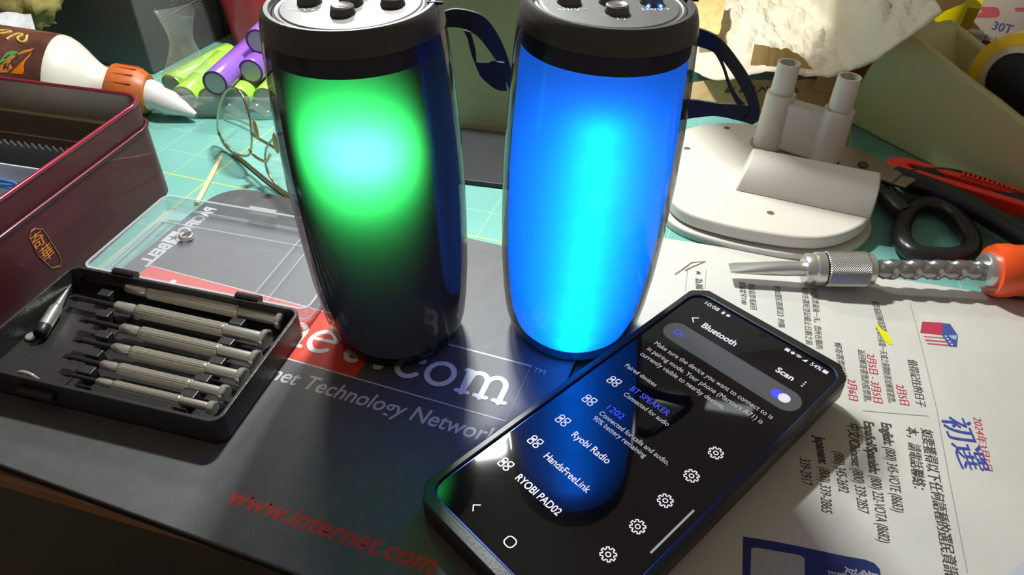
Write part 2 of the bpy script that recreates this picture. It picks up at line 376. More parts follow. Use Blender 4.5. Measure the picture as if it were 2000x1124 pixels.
# ================================================================== SPEAKERS
SMOKE = clear('smoked_shell', (.42, .42, .44), .12, .012, (.12, .12, .14), refl=.55, ior=1.5)
DIFF_ = translucent('milky_light_tube', (.6, .6, .6), (.04, .04, .04), .12)
SPK = mat('speaker_black', (.045, .043, .043), .36, bump=.1, bscale=900)
TOPM = mat('speaker_top_gloss', (.06, .06, .062), .42, spec=1.0, bump=.06, bscale=500)
BTN = mat('rubber_button', (.10, .095, .09), .45)
PROF = [(0, .6), (22, .4), (26, 1.6), (28.8, 5), (31, 13), (32.4, 23), (33.8, 40), (34.6, 62), (34.9, 85), (34.4, 105), (33.6, 121), (33.0, 131), (32.5, 138), (31.9, 144)]
def build_speaker(label, base, lean, turn, leds, led_color, led_w, marks, blue_leds=False, beam=164):
    t = thing('portable_speaker', label, 'speaker', mw=MX.Translation(base) @ MX.Rotation(lean, 4, 'Y'), group='bluetooth speakers on the mouse pad')
    # lower shell, smoked and see-through, with a light tube in it
    MB().lathe(PROF + [(31.9, 144.02), (0, 144.02)], n=72).build('smoked_shell', SMOKE, t, smooth=30)
    tp = [(0, 2.6), (19, 2.6), (23.4, 3.8), (26.2, 7.0), (28.4, 14), (29.8, 24), (31.2, 40), (32, 62), (32.3, 85), (31.8, 105), (31.0, 121), (30.4, 133), (29.6, 136.5), (0, 136.5)]
    MB().lathe(tp, n=56).build('light_tube', DIFF_, t, smooth=40)
    MB().lathe([(6, 4), (6, 135)], n=16).build('core_post', mat('core_black', (.02, .02, .02), .8), t)
    MB().lathe([(30.6, 137), (30.2, 143.6), (20, 143.8), (20, 137)], n=48).build('driver_housing', mat('driver_violet', (.11, .10, .18), .5), t, smooth=40)
    # upper collar, shoulder and recessed top panel
    MB().lathe([(31.9, 144.1), (31.3, 148), (30.3, 151), (29, 152.2), (27.6, 152.1), (27, 151.2), (26.8, 150.2), (26.6, 144.1)], n=72).build('shoulder_ring', SPK, t, smooth=40)
    MB().lathe([(26.5, 149.4), (26.5, 150.4), (25.6, 150.9), (25, 150.6), (24.4, 150.6), (23.8, 151.0), (0, 151.0)], n=64).build('control_panel', TOPM, t, smooth=25)
    tm = MX.Rotation(turn, 4, 'Z')
    for k, (x, y) in enumerate(((0, 0), (14.6, 0), (-14.6, 0), (0, 9.6), (0, -9.6))):
        p = tm @ V((x, y, 0))
        b = MB().lathe([(4.3, 151.0), (4.3, 151.5), (3.9, 152.6), (3.9, 153.4), (3.3, 153.9), (2.8, 153.6), (0, 153.4)], p, n=28).build('control_button', BTN, t, smooth=35)
        MB().flat([(p.x + a, p.y + c) for a, c in ((-1.3, -.5), (1.3, -.5), (1.3, .5), (-1.3, .5))], 153.62).build('button_mark', mat('dark_mark', (.03, .03, .03), .5), b)
    # back spine, a seam on the shoulder, and the base
    a0 = R(52); sp = [(r + .5, z) for r, z in PROF[3:]] + [] 
    MB().lathe(sp, n=20, a0=a0, a1=a0 + R(76), cap=False).build('back_spine', SPK, t, smooth=40, solid=1.2)
    MB().lathe([(20, 0), (24.6, .2), (24.9, 1.4), (20, 1.6)], n=48).build('base_foot', BLKR, t)
    for sgn in (0, 1):
        a = turn + R(168) + sgn * R(204 - 12)
        MB().box((-.35, -2.6, 151.4), (.35, 2.6, 152.35), MX.Translation((29.2 * cos(a), 29.2 * sin(a), 0)) @ MX.Rotation(a + pi / 2, 4, 'Z')).build('seam_line', mat('seam_black', (.004, .004, .004), .7), t)
    g = MB()
    for s, x, y, wd in marks: text(g, s, x, y, 4.2, MX.Rotation(turn, 4, 'Z'), width=wd, z=151.1, align='C')
    g.build('panel_markings', mat('panel_ink', (.5, .5, .5), .6), t)
    if blue_leds:
        for dx in (-2.2, 2.2):
            p = tm @ V((14.6 + dx, -4.6, 151.3)); MB().lathe([(.01, -.7), (.7, 0), (.01, .7)], p, n=12).build('indicator_light', mat('blue_indicator', (0, 0, 0), emit=(.05, .2, 1), es=8), t, smooth=60)
    for k, p in enumerate(leds):
        e = MB().lathe([(1.2, -.6), (1.2, .6)], p, (0, 1, 0), n=12).build('led_chip', mat('led_chip', (.6, .6, .5), .4), t)
        l = bpy.data.lights.new('led_light', 'SPOT' if beam else 'POINT')
        if beam: l.spot_size = R(beam); l.spot_blend = 1.0
        l.energy = led_w; l.color = led_color; l.shadow_soft_size = 2.0 * U
        # l.energy = led_w; l.color = led_color; l.shadow_soft_size = 2.0 * U
        o = bpy.data.objects.new('led_light', l); COL.objects.link(o); o.parent = t; o.location = (V(p) + V((0, -2.2, 0))) * U; o.rotation_euler = (R(-90), 0, 0)
    return t
L_BASE = V((-52.2, 256, 8)); R_BASE = V((28.0, 262, 8))
spL = build_speaker('cylinder speaker glowing green, on the mouse pad beside the screwdriver case', L_BASE, R(-1.7), R(-6), [(1.5, -11.5, 109)], (.045, 1.0, .17), .42,
                    [('▸▸/V+', -14.6, -8.6, 9)])
spR = build_speaker('cylinder speaker glowing bright blue behind the phone', R_BASE, R(1.6), R(8), [(-1.0, -20.5, 14 + 12.7 * k) for k in range(9)], (.0, .16, 1.0), .075,
                    [('▸▸I/V−', -14.6, -8.4, 10), ('▸II/TWS', 0, -7.4 + 1.6, 0.1), ('I◂◂/V+', 14.6, -8.4, 10), ('M', 0, -17.2, 2.6)], True, 0)

STRAP = mat('black_webbing', (.02, .02, .022), .55, bump=.5, bscale=1200)
def px_ribbon(name, par, A, B, plane, th=1.0, dep=None):
    n = (ray(*A[len(A) // 2]) * -1); n.z = 0; n.normalize(); pa = []; pb = []
    k = len(A)
    for i in range(k):
        q = V(plane) + n * (dep[i] if dep else 0)
        pa.append(onplane(*A[i], q, n)); pb.append(onplane(*B[i], q, n))
    pa = bez(pa, 6); pb = bez(pb, 6)
    inv = par.matrix_world.copy(); inv.translation /= U; inv = inv.inverted()
    return MB().ribbon(pa, pb, th).build(name, STRAP, par, smooth=50, m=inv)
# right speaker strap: a loop that leaves the shoulder, swings out and comes back below
px_ribbon('hanging_strap', spR, [(1346, 52), (1375, 58), (1408, 76), (1440, 115), (1468, 160), (1483, 205), (1481, 232), (1472, 243)],
          [(1346, 86), (1372, 92), (1396, 103), (1420, 128), (1444, 165), (1462, 205), (1462, 226), (1446, 236)], (70, 284, 0), 1.2, [0, 1, 2, 0, -2, -3, -3, -2])
px_ribbon('hanging_strap', spR, [(1392, 100), (1400, 110), (1412, 135), (1421, 165), (1432, 190), (1440, 204)], [(1397, 99), (1406, 108), (1417, 134), (1427, 163), (1442, 190), (1455, 204)], (70, 279, 0), 1.0)
px_ribbon('hanging_strap', spR, [(1320, 196), (1350, 194), (1400, 201), (1436, 203), (1470, 206)], [(1320, 236), (1345, 231), (1395, 226), (1436, 233), (1470, 243)], (70, 287, 0), 1.2)
px_ribbon('hanging_strap', spL, [(862, 24), (885, 17), (915, 20), (945, 32), (968, 60), (984, 92), (995, 125), (1003, 160)],
          [(862, 54), (882, 52), (908, 56), (932, 70), (954, 97), (971, 122), (984, 150), (996, 178)], (-10, 288, 0), 1.2, [0, 0, 0, 0, -2, -4, -6, -8])
px_ribbon('hanging_strap', spL, [(905, 58), (913, 75), (918, 95), (926, 118), (942, 122), (965, 120), (985, 122)], [(919, 62), (923, 75), (929, 100), (934, 140), (952, 162), (972, 175), (990, 177)], (-10, 282, 0), 1.0)

# ================================================================== PHONE
pa_, ptx, pty = -0.808875, 0.0092836, -0.0164941
PE = V((cos(pa_), sin(pa_), ptx)).normalized(); PN = V((sin(pa_), -cos(pa_), pty)); PN = (PN - PE * PN.dot(PE)).normalized(); PZ = PE.cross(-PN)
porg = V((86.965, 267.4025, 21 - 35 * ptx - 75 * pty))
PM = MX(((PE.x, -PN.x, PZ.x, porg.x), (PE.y, -PN.y, PZ.y, porg.y), (PE.z, -PN.z, PZ.z, porg.z), (0, 0, 0, 1)))   # local x = across, y = -down, z = out of the glass
ph = thing('smartphone', 'smartphone in a black case showing its wireless settings screen', 'phone', mw=PM)
def chamf(x0, y0, x1, y1, c): return [(x0 + c, y0), (x1 - c, y0), (x1, y0 + c), (x1, y1 - c), (x1 - c, y1), (x0 + c, y1), (x0, y1 - c), (x0, y0 + c)]
CASE = mat('phone_case_rubber', (.012, .012, .013), .4, bump=.08, bscale=800)
MB().prism(chamf(-4.6, -163.5, 75.0, 7.2, 6), -10.6, -.6).build('protective_case', CASE, ph, bevel=1.6, seg=3)
def resample(poly, n):
    k = len(poly); seg = [hypot(poly[(i + 1) % k][0] - poly[i][0], poly[(i + 1) % k][1] - poly[i][1]) for i in range(k)]; tot = sum(seg); out = []; i = 0; acc = 0
    for j in range(n):
        d = tot * j / n
        while acc + seg[i] < d: acc += seg[i]; i += 1
        f = (d - acc) / seg[i]; a = poly[i]; b = poly[(i + 1) % k]; out.append((a[0] + (b[0] - a[0]) * f, a[1] + (b[1] - a[1]) * f))
    return out
def start_at(poly, ang=0):
    # rotate a counter-clockwise outline so it starts on the +x side, for pairing two outlines
    cx = sum(p[0] for p in poly) / len(poly); cy = sum(p[1] for p in poly) / len(poly)
    i = min(range(len(poly)), key=lambda k: abs(math.atan2(poly[k][1] - cy, poly[k][0] - cx))); return poly[i:] + poly[:i]
o1 = start_at(resample(chamf(-4.4, -163.3, 74.8, 7.0, 6), 240)); i1 = start_at(resample(rrect(-1.6, -158.6, 72.0, 2.6, 7, 10), 240))
MB().frame(o1, i1, -.8, 1.1).build('raised_lip', CASE, ph, bevel=.5)
MB().prism(rrect(-1.5, -158.5, 71.9, 2.5, 7, 10), -2, -.05).build('metal_bezel', mat('blue_phone_edge', (.02, .04, .16), .25, .8), ph)
scr = MB().prism(rrect(-.9, -157.9, 71.3, 1.9, 6.5, 10), -1.5, 0).build('screen', mat('black_glass', (.006, .006, .007), .035, spec=.62), ph)
ZS = .04
def emitmat(n, c, s=1): return mat(n, (.01, .01, .01), .3, emit=c, es=s)
PW = emitmat('screen_white', (.88, .80, .92), .95); PG = emitmat('screen_grey_text', (.62, .60, .66), .85); PB_ = emitmat('screen_blue', (.06, .09, 1), 1.0); PP = emitmat('screen_panel_grey', (.075, .077, .085), 1)
MB().flat(rrect(2.6, -32.6, 69.2, -20.2, 6.1, 10), ZS).build('toggle_panel', PP, scr)
g = MB(); g.flat(rrect(56.2, -28.8, 64.6, -23.8, 2.45, 8), ZS + .04); tg = g.build('toggle_switch', PB_, scr)
MB().flat([(62.2 + 2.5 * cos(a), -26.3 + 2.5 * sin(a)) for a in [2 * pi * i / 24 for i in range(24)]], ZS + .08).build('toggle_knob', PW, tg)
def line(body, x, v, h, M_, part='lettering', **kw):
    g = MB(); text(g, body, x, -v, h, z=ZS + .04, **kw); g.build(part, M_, scr)
line('On', 7.2, 27.9, 4.4, PB_, bold=.01); line('BT SPEAKER', 16.4, 68.4, 4.3, PB_, width=19.2); line('1202', 16.6, 83.0, 4.3, PB_, width=7.8)
line('10:08', 5.4, 1.6, 3.3, PW, width=7.4, bold=.01); line('54%', 59.4, 1.8, 3.3, PW, width=5.0, bold=.01)
line('Bluetooth', 13.6, 15.6, 5.2, PW, width=17.6, bold=.025); line('Scan', 51.3, 15.6, 4.6, PW, width=8.0, bold=.025)
line('Ryobi Radio', 16.4, 103.1, 4.6, PW, width=18.4, bold=.008); line('HandsFreeLink', 16.3, 118.0, 4.6, PW, width=22.0, bold=.008); line('RYOBI PAD02', 16.1, 132.4, 4.6, PW, width=21.4, bold=.008)
for s_, v, wd in (('Make sure the device you want to connect to is', 39.9, 58.4), ("in pairing mode. Your phone (Martini's A71) is", 44.9, 57.0), ('currently visible to nearby devices.', 49.5, 42.6)): line(s_, 6.3, v, 3.7, PG, width=wd)
line('Paired devices', 6.3, 59.6, 3.4, PG, width=16.2); line('Connected for audio', 16.5, 72.5, 3.4, PG, width=22.4)
line('Connected for calls and audio,', 16.4, 87.2, 3.4, PG, width=34); line('90% battery remaining', 16.4, 90.9, 3.4, PG, width=26)
def icon(part, fn): g = MB(); fn(g); g.build(part, PW, scr)
def disc(x, y, r_, n=12): return [(x + r_ * cos(2 * pi * i / n), y + r_ * sin(2 * pi * i / n)) for i in range(n)]
icon('menu_dots', lambda g: [g.flat(disc(63.6, -12.1 - 1.5 * k, .42), ZS) for k in range(3)])
icon('back_arrow', lambda g: g.stroke([(9.6, -11.6), (7.6, -13.6), (9.6, -15.6)], .55, ZS))
icon('battery_icon', lambda g: g.flat([(65, -1.7), (67.2, -1.7), (67.2, .3), (65, .3)], ZS))
icon('status_icon', lambda g: g.flat([(47.2, -1.6), (49.2, -1.6), (49.2, .4), (47.2, .4)], ZS))
icon('wireless_icon', lambda g: [g.flat(disc(50.8 + .55 * cos(a * pi / 2), -.6 + .55 * sin(a * pi / 2), .48, 8), ZS) for a in range(4)])
icon('wifi_icon', lambda g: [g.stroke(arc(53.6, -1.6, r_, r_, 45, 135, 6), .35, ZS) for r_ in (.5, 1.1, 1.7)])
icon('signal_icon', lambda g: g.flat([(55.6, -1.6), (57.6, -1.6), (57.6, .4)], ZS))
icon('status_icon', lambda g: g.flat([(14.6, -1.6), (15.8, -1.6), (15.8, .5), (14.6, .5)], ZS)); icon('status_icon', lambda g: g.flat(disc(17.8, -.5, .95), ZS))
icon('navigation_back', lambda g: g.stroke([(15.9, -148.9), (14.2, -150.6), (15.9, -152.3)], .42, ZS)); icon('navigation_home', lambda g: g.stroke(rrect(31.8, -152.9, 35.6, -149.1, 1.4, 5), .42, ZS, closed=True))
MB().flat([(68.3, -95.6), (69.1, -95.6), (69.1, -119.6), (68.3, -119.6)], ZS).build('scroll_bar', emitmat('scroll_grey', (.33, .33, .34), 1), scr)
for v in (69.3, 84.4, 99.8, 115, 130.3):
    g = MB(); x, y = 9.0, -v
    g.stroke(arc(x - 1.35, y + 1.0, .95, 1.0, 180, 0, 8) + [(x - .4, y + .35), (x - 2.3, y + .35)], .42, ZS); g.stroke(rrect(x + .45, y + .3, x + 2.4, y + 2.2, .4, 3), .42, ZS, closed=True)
    g.stroke(rrect(x - 2.3, y - 2.2, x - .4, y - .35, .4, 3), .42, ZS, closed=True); g.stroke(arc(x + 1.45, y - 1.3, 1, .98, 0, 345, 14), .42, ZS, closed=True); g.build('device_icon', PW, scr)
    g = MB(); x = 59.4; pts = []
    for k in range(8):
        for da, r_ in ((-.27, 2.0), (-.17, 2.75), (.17, 2.75), (.27, 2.0)): pts.append((x + r_ * cos(k * pi / 4 + da), y + r_ * sin(k * pi / 4 + da)))
    g.stroke(pts, .42, ZS, closed=True); g.stroke(arc(x, y, .85, .85, 0, 340, 12), .42, ZS, closed=True); g.build('gear_icon', PW, scr)
MB().lathe([(.01, 0), (1.4, .02)], (36.3, -.7, .01), n=20).build('front_camera', mat('lens_black', (.002, .002, .002), .05), scr)

# ================================================================== SCREWDRIVER CASE
CM_ = MX.Translation((-163.2, 234.3, 8)) @ MX.Rotation(R(-14.2), 4, 'Z'); CI = CM_.inverted()
sc = thing('screwdriver_case', 'open black plastic case of small screwdrivers with its clear lid folded back', 'case', mw=CM_)
TRAY = mat('tray_black', (.026, .026, .027), .34, bump=.25, bscale=900)
MB().prism(rrect(-61, -34.7, 61, 34.7, 5), 0, 1.6).build('tray_floor', TRAY, sc)
MB().frame(rrect(-61, -34.7, 61, 34.7, 5), rrect(-59.4, -33.1, 59.4, 33.1, 3.6), .2, 14).build('tray_wall', TRAY, sc, bevel=.3)
for x in (-33, 33):
    h_ = MB(); h_.rod((x - 6, 36.2, 13), (x + 6, 36.2, 13), 2.3); h_.box((x - 6, 33, 10.5), (x + 6, 36.5, 14)); h_.build('hinge_barrel', BLK, sc, smooth=40)
h_ = MB().box((-32, -38, 6), (-14, -34.4, 10)); h_.build('front_catch', BLK, sc, bevel=1)
p0 = CI @ at(150, 755, 20)
MB().tube([(-30 + 5.5 * cos(a), -31.5, 9 + 4.5 * sin(a)) for a in [pi * i / 10 for i in range(11)]], .8).build('catch_loop', mat('clear_tab_grey', (.3, .3, .3), .2), sc, smooth=60)
drv_px = [((157, 544), (547, 628), 3.35), ((139, 581), (515, 664), 3.3), ((159, 625), (496, 703), 3.0), ((146, 664), (469, 737), 2.8), ((127, 697), (434, 769), 2.55), ((123, 731), (410, 798), 2.1)]
CORD = ('nearest the hinges, the longest of the six', 'second from the hinges', 'third from the hinges', 'third from the front wall', 'second from the front wall', 'nearest the front wall, the thinnest of the six')
rows = []
for (a, b, r_), cord in zip(drv_px, CORD):
    za = zb = 14.5
    A = at(*a, za); B = at(*b, zb); B = A + (B - A) * 1.04; rows.append((CI @ A, CI @ B, r_))
for (A, B, r_), cord in zip(rows, CORD):
    d = B - A; ln = d.length; ang = math.atan2(d.y, d.x)
    zc = 7.2
    W = CM_ @ MX.Translation((A.x, A.y, zc)) @ MX.Rotation(ang, 4, 'Z')
    t = thing('precision_screwdriver', 'silver precision screwdriver in the black case, ' + cord, 'screwdriver', mw=W, group='precision screwdrivers in the tray')
    X = (1, 0, 0); l0 = ln * .235; l1 = ln * .345; l2 = ln * .78; l3 = ln * .955
    tipb = MB(); tipb.rod((4, 0, 0), (l0 + 1, 0, 0), .42 * r_); tipb.add([(4, -.42 * r_, -.4 * r_), (4, .42 * r_, -.4 * r_), (4, .42 * r_, .4 * r_), (4, -.42 * r_, .4 * r_), (0, -.5 * r_, -.12), (0, .5 * r_, -.12), (0, .5 * r_, .12), (0, -.5 * r_, .12)], [(0, 1, 5, 4), (1, 2, 6, 5), (2, 3, 7, 6), (3, 0, 4, 7), (4, 5, 6, 7)])
    tipb.build('blade', mat('dark_blade_steel', (.08, .08, .085), .32, .9), t, smooth=40)
    MB().lathe([(.55 * r_, l0), (.82 * r_, l0 + 1.2), (.84 * r_, l1 - 2), (.72 * r_, l1 - .8), (.72 * r_, l1)], axis=X, n=24).build('collar', CHROME, t, smooth=35)
    n_ = 72; vs = []; fs = []
    xs = [l1, l1 + 1, l2 - .6, l2]; ks = [.86, 1, 1, .9]
    for x, k_ in zip(xs, ks):
        for i in range(n_):
            rr = r_ * k_ * (1.0 if i % 4 < 2 else .86); a = 2 * pi * i / n_; vs.append((x, rr * cos(a), rr * sin(a)))
    for j in range(3):
        for i in range(n_): fs.append((j * n_ + i, j * n_ + (i + 1) % n_, (j + 1) * n_ + (i + 1) % n_, (j + 1) * n_ + i))
    MB().add(vs, fs).build('knurled_grip', mat('nickel', (.62, .60, .54), .3, .72), t)
    MB().lathe([(.8 * r_, l2), (.85 * r_, l2 + .5), (.85 * r_, l3 - .5), (.6 * r_, l3)], axis=X, n=24).build('neck', mat('nickel_satin', (.55, .54, .50), .36, .75), t, smooth=35)
    MB().lathe([(.5 * r_, l3 - .4), (1.28 * r_, l3 + .4), (1.36 * r_, l3 + 1.2), (1.36 * r_, l3 + 2.6), (1.15 * r_, l3 + 3.2), (.2, l3 + 3.3)], axis=X, n=32).build('swivel_cap', CHROME, t, smooth=35)
# rest blocks between the drivers
ys = [r[0].y for r in rows]
for xx, slope in ((rows[2][0].x + 14, 0), (0, 1)):
    for k in range(7):
        if slope == 0:
            f = .155
            def onrow(i):
                A, B, _ = rows[i]; return A.lerp(B, .155)
        else:
            def onrow(i):
                A, B, _ = rows[i]; return A.lerp(B, .80)
        if k == 0: p = onrow(0) + (onrow(0) - onrow(1)) * .45
        elif k == 6: p = onrow(5) + (onrow(5) - onrow(4)) * .45
        else: p = (onrow(k - 1) + onrow(k)) / 2
        hw = 3.1 if 0 < k < 6 else 1.2
        MB().box((p.x - 3.3, p.y - hw + .9, 1.4), (p.x + 3.3, p.y + hw - .9, 7.6)).build('rest_block', TRAY, sc, bevel=.3)
MB().box((-22, -33, 1.5), (-20.4, 33, 2.6)).build('tray_rib', TRAY, sc)
# clear lid
LID = clear('clear_lid_plastic', (.97, .975, .98), .06, .11, (.75, .77, .85)); LIDE = clear('clear_lid_edge', (.9, .92, .93), .12, .32, (.85, .88, .9))
lid = MB().prism(rrect(-61, 38.6, 61, 107.5, 5), 1.2, 2.2).build('clear_lid', LID, sc)
MB().frame(rrect(-61, 38.6, 61, 107.5, 5), rrect(-59.8, 39.8, 59.8, 106.3, 4), 2.2, 10).build('lid_wall', clear('clear_lid_wall', (.94, .95, .96), .08, .13, (.85, .87, .9)), lid)
e = MB()
e.frame(rrect(-61.1, 38.5, 61.1, 107.6, 5), rrect(-60.0, 39.6, 60.0, 106.5, 4), 9.7, 10.3); e.frame(rrect(-60, 39.6, 60, 106.5, 4.2), rrect(-59.3, 40.3, 59.3, 105.8, 3.6), 2.2, 2.6)
e.box((25.5, 40, 2.2), (26.1, 106, 3.0)); e.box((33.5, 40, 2.2), (34.0, 106, 2.8)); e.box((-57, 92, 2.2), (58, 92.6, 2.9))
e.box((-9, 107.4, 7), (7, 109.6, 10.4)); e.box((-55.6, 44, 2.2), (-55.1, 104, 2.8))
e.build('lid_ridges', LIDE, lid)
# loose pointed bit and metal ring
A = at(77, 655, 13); B = at(139, 556, 15)
d = B - A; t = thing('pointed_bit', 'loose chrome pointed bit with a black butt lying diagonally in the case', 'tool bit', mw=MX.Translation(A) @ V((1, 0, 0)).rotation_difference(d.normalized()).to_matrix().to_4x4())
ln = d.length; X = (1, 0, 0)
MB().lathe([(3.0, 5), (2.9, ln * .5), (2.3, ln * .54), (2.0, ln * .58), (.25, ln)], axis=X, n=24).build('pointed_shaft', CHROME, t, smooth=40)
MB().lathe([(2.6, 0), (3.1, .6), (3.1, 5.4), (2.8, 6)], axis=X, n=24).build('butt_end', BLK, t, smooth=40)
p = at(62, 659, 10); tag(MB().lathe([(2.4, 0), (2.7, .4), (2.7, 1.1), (2.3, 1.5), (0, 1.5)], (p.x, p.y, 9.6), n=24).build('round_magnet', mat('pale_metal', (.5, .5, .47), .4, .7), smooth=35), 'small round grey metal disc beside the pointed bit in the case', 'metal disc')
p = at(364, 462, 11.5); tag(MB().tube([(p.x + 3.0 * cos(a), p.y + 3.0 * sin(a), 11.7) for a in [2 * pi * i / 24 for i in range(24)]], 1.3, closed=True).build('metal_ring', CHROME, smooth=60), 'small shiny metal ring lying in the clear lid', 'ring')

# ================================================================== BROCHURE
BR = R(-105)                                        # reading direction on the sheet
bo = at(1728, 822, 4); BT = V((cos(BR), sin(BR), 0)); BUP = V((-BT.y, BT.x, 0))
def swell(x, y): return .9 * sin(x * .035 + y * .012) * sin(y * .028 - x * .008) + .9
def sheet_m(px, py, rot=0):
    p = at(px, py, 4.6); t = MX.Rotation(R(rot), 4, 'Z') @ BT; u_ = V((-t.y, t.x, 0))
    return MX(((t.x, u_.x, 0, p.x), (t.y, u_.y, 0, p.y), (0, 0, 1, 0), (0, 0, 0, 1)))
pgO = V((76, 341, 0)); ex = V((.966, -.259, 0)); ey = V((-.259, -.966, 0))
bro = thing('election_brochure', 'white printed election brochure in Chinese under the phone and screwdriver', 'brochure')
PAPER = mat('brochure_paper', (.585, .575, .53), .75, spec=.2, bump=.12, bscale=60, var=.05, vscale=30)
g = MB(); g.grid(lambda a, b: (lambda q: V((q.x, q.y, 3.35 + swell(q.x, q.y))))(pgO + ex * (a * 300) + ey * (b * 300)), 90, 90)
g.build('paper_sheet', PAPER, bro, smooth=60, solid=.25)
INKZ = 3.62
def wv(x, y): return swell(x, y)
def ink(name, lines, col):
    for body, px, py, qx, qy, h, kw in lines:
        g = MB(); a = at(px, py, 4.4); b = at(qx, qy, 4.4); d = (b - a); wd = d.length; t = d.normalized(); u_ = V((-t.y, t.x, 0))
        text(g, body, 0, 0, h, MX(((t.x, u_.x, 0, a.x), (t.y, u_.y, 0, a.y), (0, 0, 1, 0), (0, 0, 0, 1))), width=wd, z=INKZ, wave=wv, **kw)
        o = g.build(name, mat(name + '_ink', col, .7, spec=.2), bro)
    return o
ink('title_lettering', [('初選', 1840, 812, 1882, 915, 13.0, dict(bold=.03))], (.05, .07, .32))
ink('red_lettering', [('2024年3月5日', 1900, 815, 1921, 917, 4.4, {}), ('2月5日', 1750, 750, 1760, 788, 4.7, dict(bold=.01)), ('2月5日 - 3月5日', 1693, 690, 1708, 783, 4.7, dict(bold=.01)), ('2月6日', 1656, 738, 1660, 778, 4.7, dict(bold=.01))], (.52, .04, .09))
ink('black_lettering', [
    ('如要獲得以下任何語種的選民資訊', 1800, 835, 1846, 1124, 5.4, dict(bold=.02)), ('本，請電話聯絡：', 1772, 831, 1786, 952, 5.4, dict(bold=.02)), ('值得記住的日子', 1773, 702, 1792, 792, 4.6, dict(bold=.015)),
    ('English:', 1722, 823, 1728, 866, 5.8, dict(bold=.03)), ('(800) 345-VOTE (8683)', 1729, 871, 1744, 998, 5.8, {}),
    ('Español/Spanish:', 1688, 820, 1699, 922, 5.8, dict(bold=.03)), ('(800) 232-VOTA (8682)', 1700, 928, 1716, 1058, 5.8, {}),
    ('中文/Chinese:', 1657, 824, 1664, 908, 5.8, dict(bold=.03)), ('(800) 339-2857', 1665, 914, 1676, 1000, 5.8, {}),
    ('(888) 345-2692', 1628, 880, 1638, 960, 5.8, {}), ('Japanese:', 1592, 850, 1600, 905, 5.8, dict(bold=.03)), ('(800) 339-2865', 1600, 912, 1604, 1000, 5.8, {}), ('339-2917', 1562, 895, 1566, 946, 5.8, {}),
    ('投票或返回郵寄選票。', 1703, 588, 1720, 650, 3.9, {}), ('選舉日前第一天或之前開始寄出郵寄選票。', 1711, 640, 1737, 785, 3.7, {}), ('返回郵寄選票的投票期。', 1676, 682, 1690, 782, 3.7, {}), ('郵寄選票安排', 1630, 668, 1642, 735, 3.7, {}),
    ('登記投票最後一天。您所在縣的', 1584, 563, 1595, 680, 3.7, {}), ('點會在選民登記截止日期之前', 1566, 562, 1575, 672, 3.7, {}), ('參加選民選擇法》的縣', 1512, 560, 1521, 640, 3.7, {}), ('現場投票或返回', 1461, 556, 1466, 606, 3.7, {}), ('票站從早7:00', 1443, 553, 1448, 596, 3.7, {}), ('為屬', 1358, 545, 1360, 566, 4.2, dict(bold=.02)), ('★', 1358, 530, 1359, 540, 3.7, {})], (.07, .065, .06))
g = MB()
def pline(px0, py0, px1, py1, wd=.3):
    a = at(px0, py0, 4.4); b = at(px1, py1, 4.4)
    pts = [(a.x + (b.x - a.x) * k / 12, a.y + (b.y - a.y) * k / 12) for k in range(13)]; n0 = len(g.v); g.stroke(pts, wd, INKZ, capround=False)
    for p in g.v[n0:]: p.z += swell(p.x, p.y)
for q in ((1777, 590, 1830, 800), (1830, 800, 1888, 1120), (1685, 800, 1815, 812), (1343, 524, 1338, 570), (1379, 530, 1376, 566)):
    g = MB(); pline(*q); g.build('ruled_line', mat('thin_rule', (.3, .3, .3), .7), bro)
g = MB(); g.tube([at(*q, 5.4) for q in ((1318, 535), (1335, 524), (1350, 513), (1378, 511), (1352, 521), (1338, 528))], .25, 6); g.build('pencil_sketch_mark', mat('faint_pencil', (.5, .33, .28), .8), bro)
def patch(name, polys, col, lift=.0, par=bro):
    g = MB()
    for P in polys: g.add([(lambda q: V((q.x, q.y, INKZ + lift + swell(q.x, q.y))))(at(*q_, 4.5)) for q_ in P], [tuple(range(len(P)))])
    return g.build(name, mat(name + '_ink', col, .7, spec=.2), par)
patch('flag_box_red', [[(1801, 629), (1841, 632), (1839, 656), (1797, 651)]], (.45, .04, .08))
patch('flag_box_stripes', [[(1802, 657.5), (1842, 661), (1845, 663), (1806, 659.5)], [(1805, 664), (1846, 668), (1848, 670.5), (1808, 667)], [(1809, 671), (1851, 675), (1853, 678), (1812, 673.5)]], (.5, .08, .12))
patch('flag_box_blue', [[(1841, 632.5), (1855, 634), (1870, 657), (1868, 680), (1853, 678.5), (1839, 656)]], (.06, .09, .3))
patch('flag_box_highlight', [[(1852, 657), (1869, 657), (1866, 666), (1858, 663)]], (.35, .42, .65), .04)
patch('flag_box_stars', [[(1845 + dx - 2, 657.5 + dy - 1.5), (1845 + dx + 2, 657.5 + dy - 1), (1845 + dx + 2, 657.5 + dy + 1.8), (1845 + dx - 1.6, 657.5 + dy + 1.2)] for dx, dy in ((1.5, 1), (5, 6.5), (9, 12), (13, 17.5))], (.6, .6, .7), .05)
patch('yellow_highlighter', [[(1708, 631), (1714, 633), (1718, 640), (1724, 645), (1733, 650), (1744, 674), (1737, 673), (1729, 668), (1724, 660), (1715, 645)]], (.72, .70, .0), .03)
foot = patch('footer_banner', [[(1451, 1050), (1500, 1057), (1560, 1068), (1640, 1085), (1690, 1094), (1708, 1101), (1718, 1112), (1721, 1130), (1724, 1180), (1450, 1180)]], (.03, .04, .17))
patch('footer_panel', [[(1467, 1073), (1475, 1071), (1560, 1085), (1571, 1091), (1574, 1180), (1464, 1180)]], (.42, .42, .40), .05)
g = MB(); p = at(1618, 1112, 4.4)
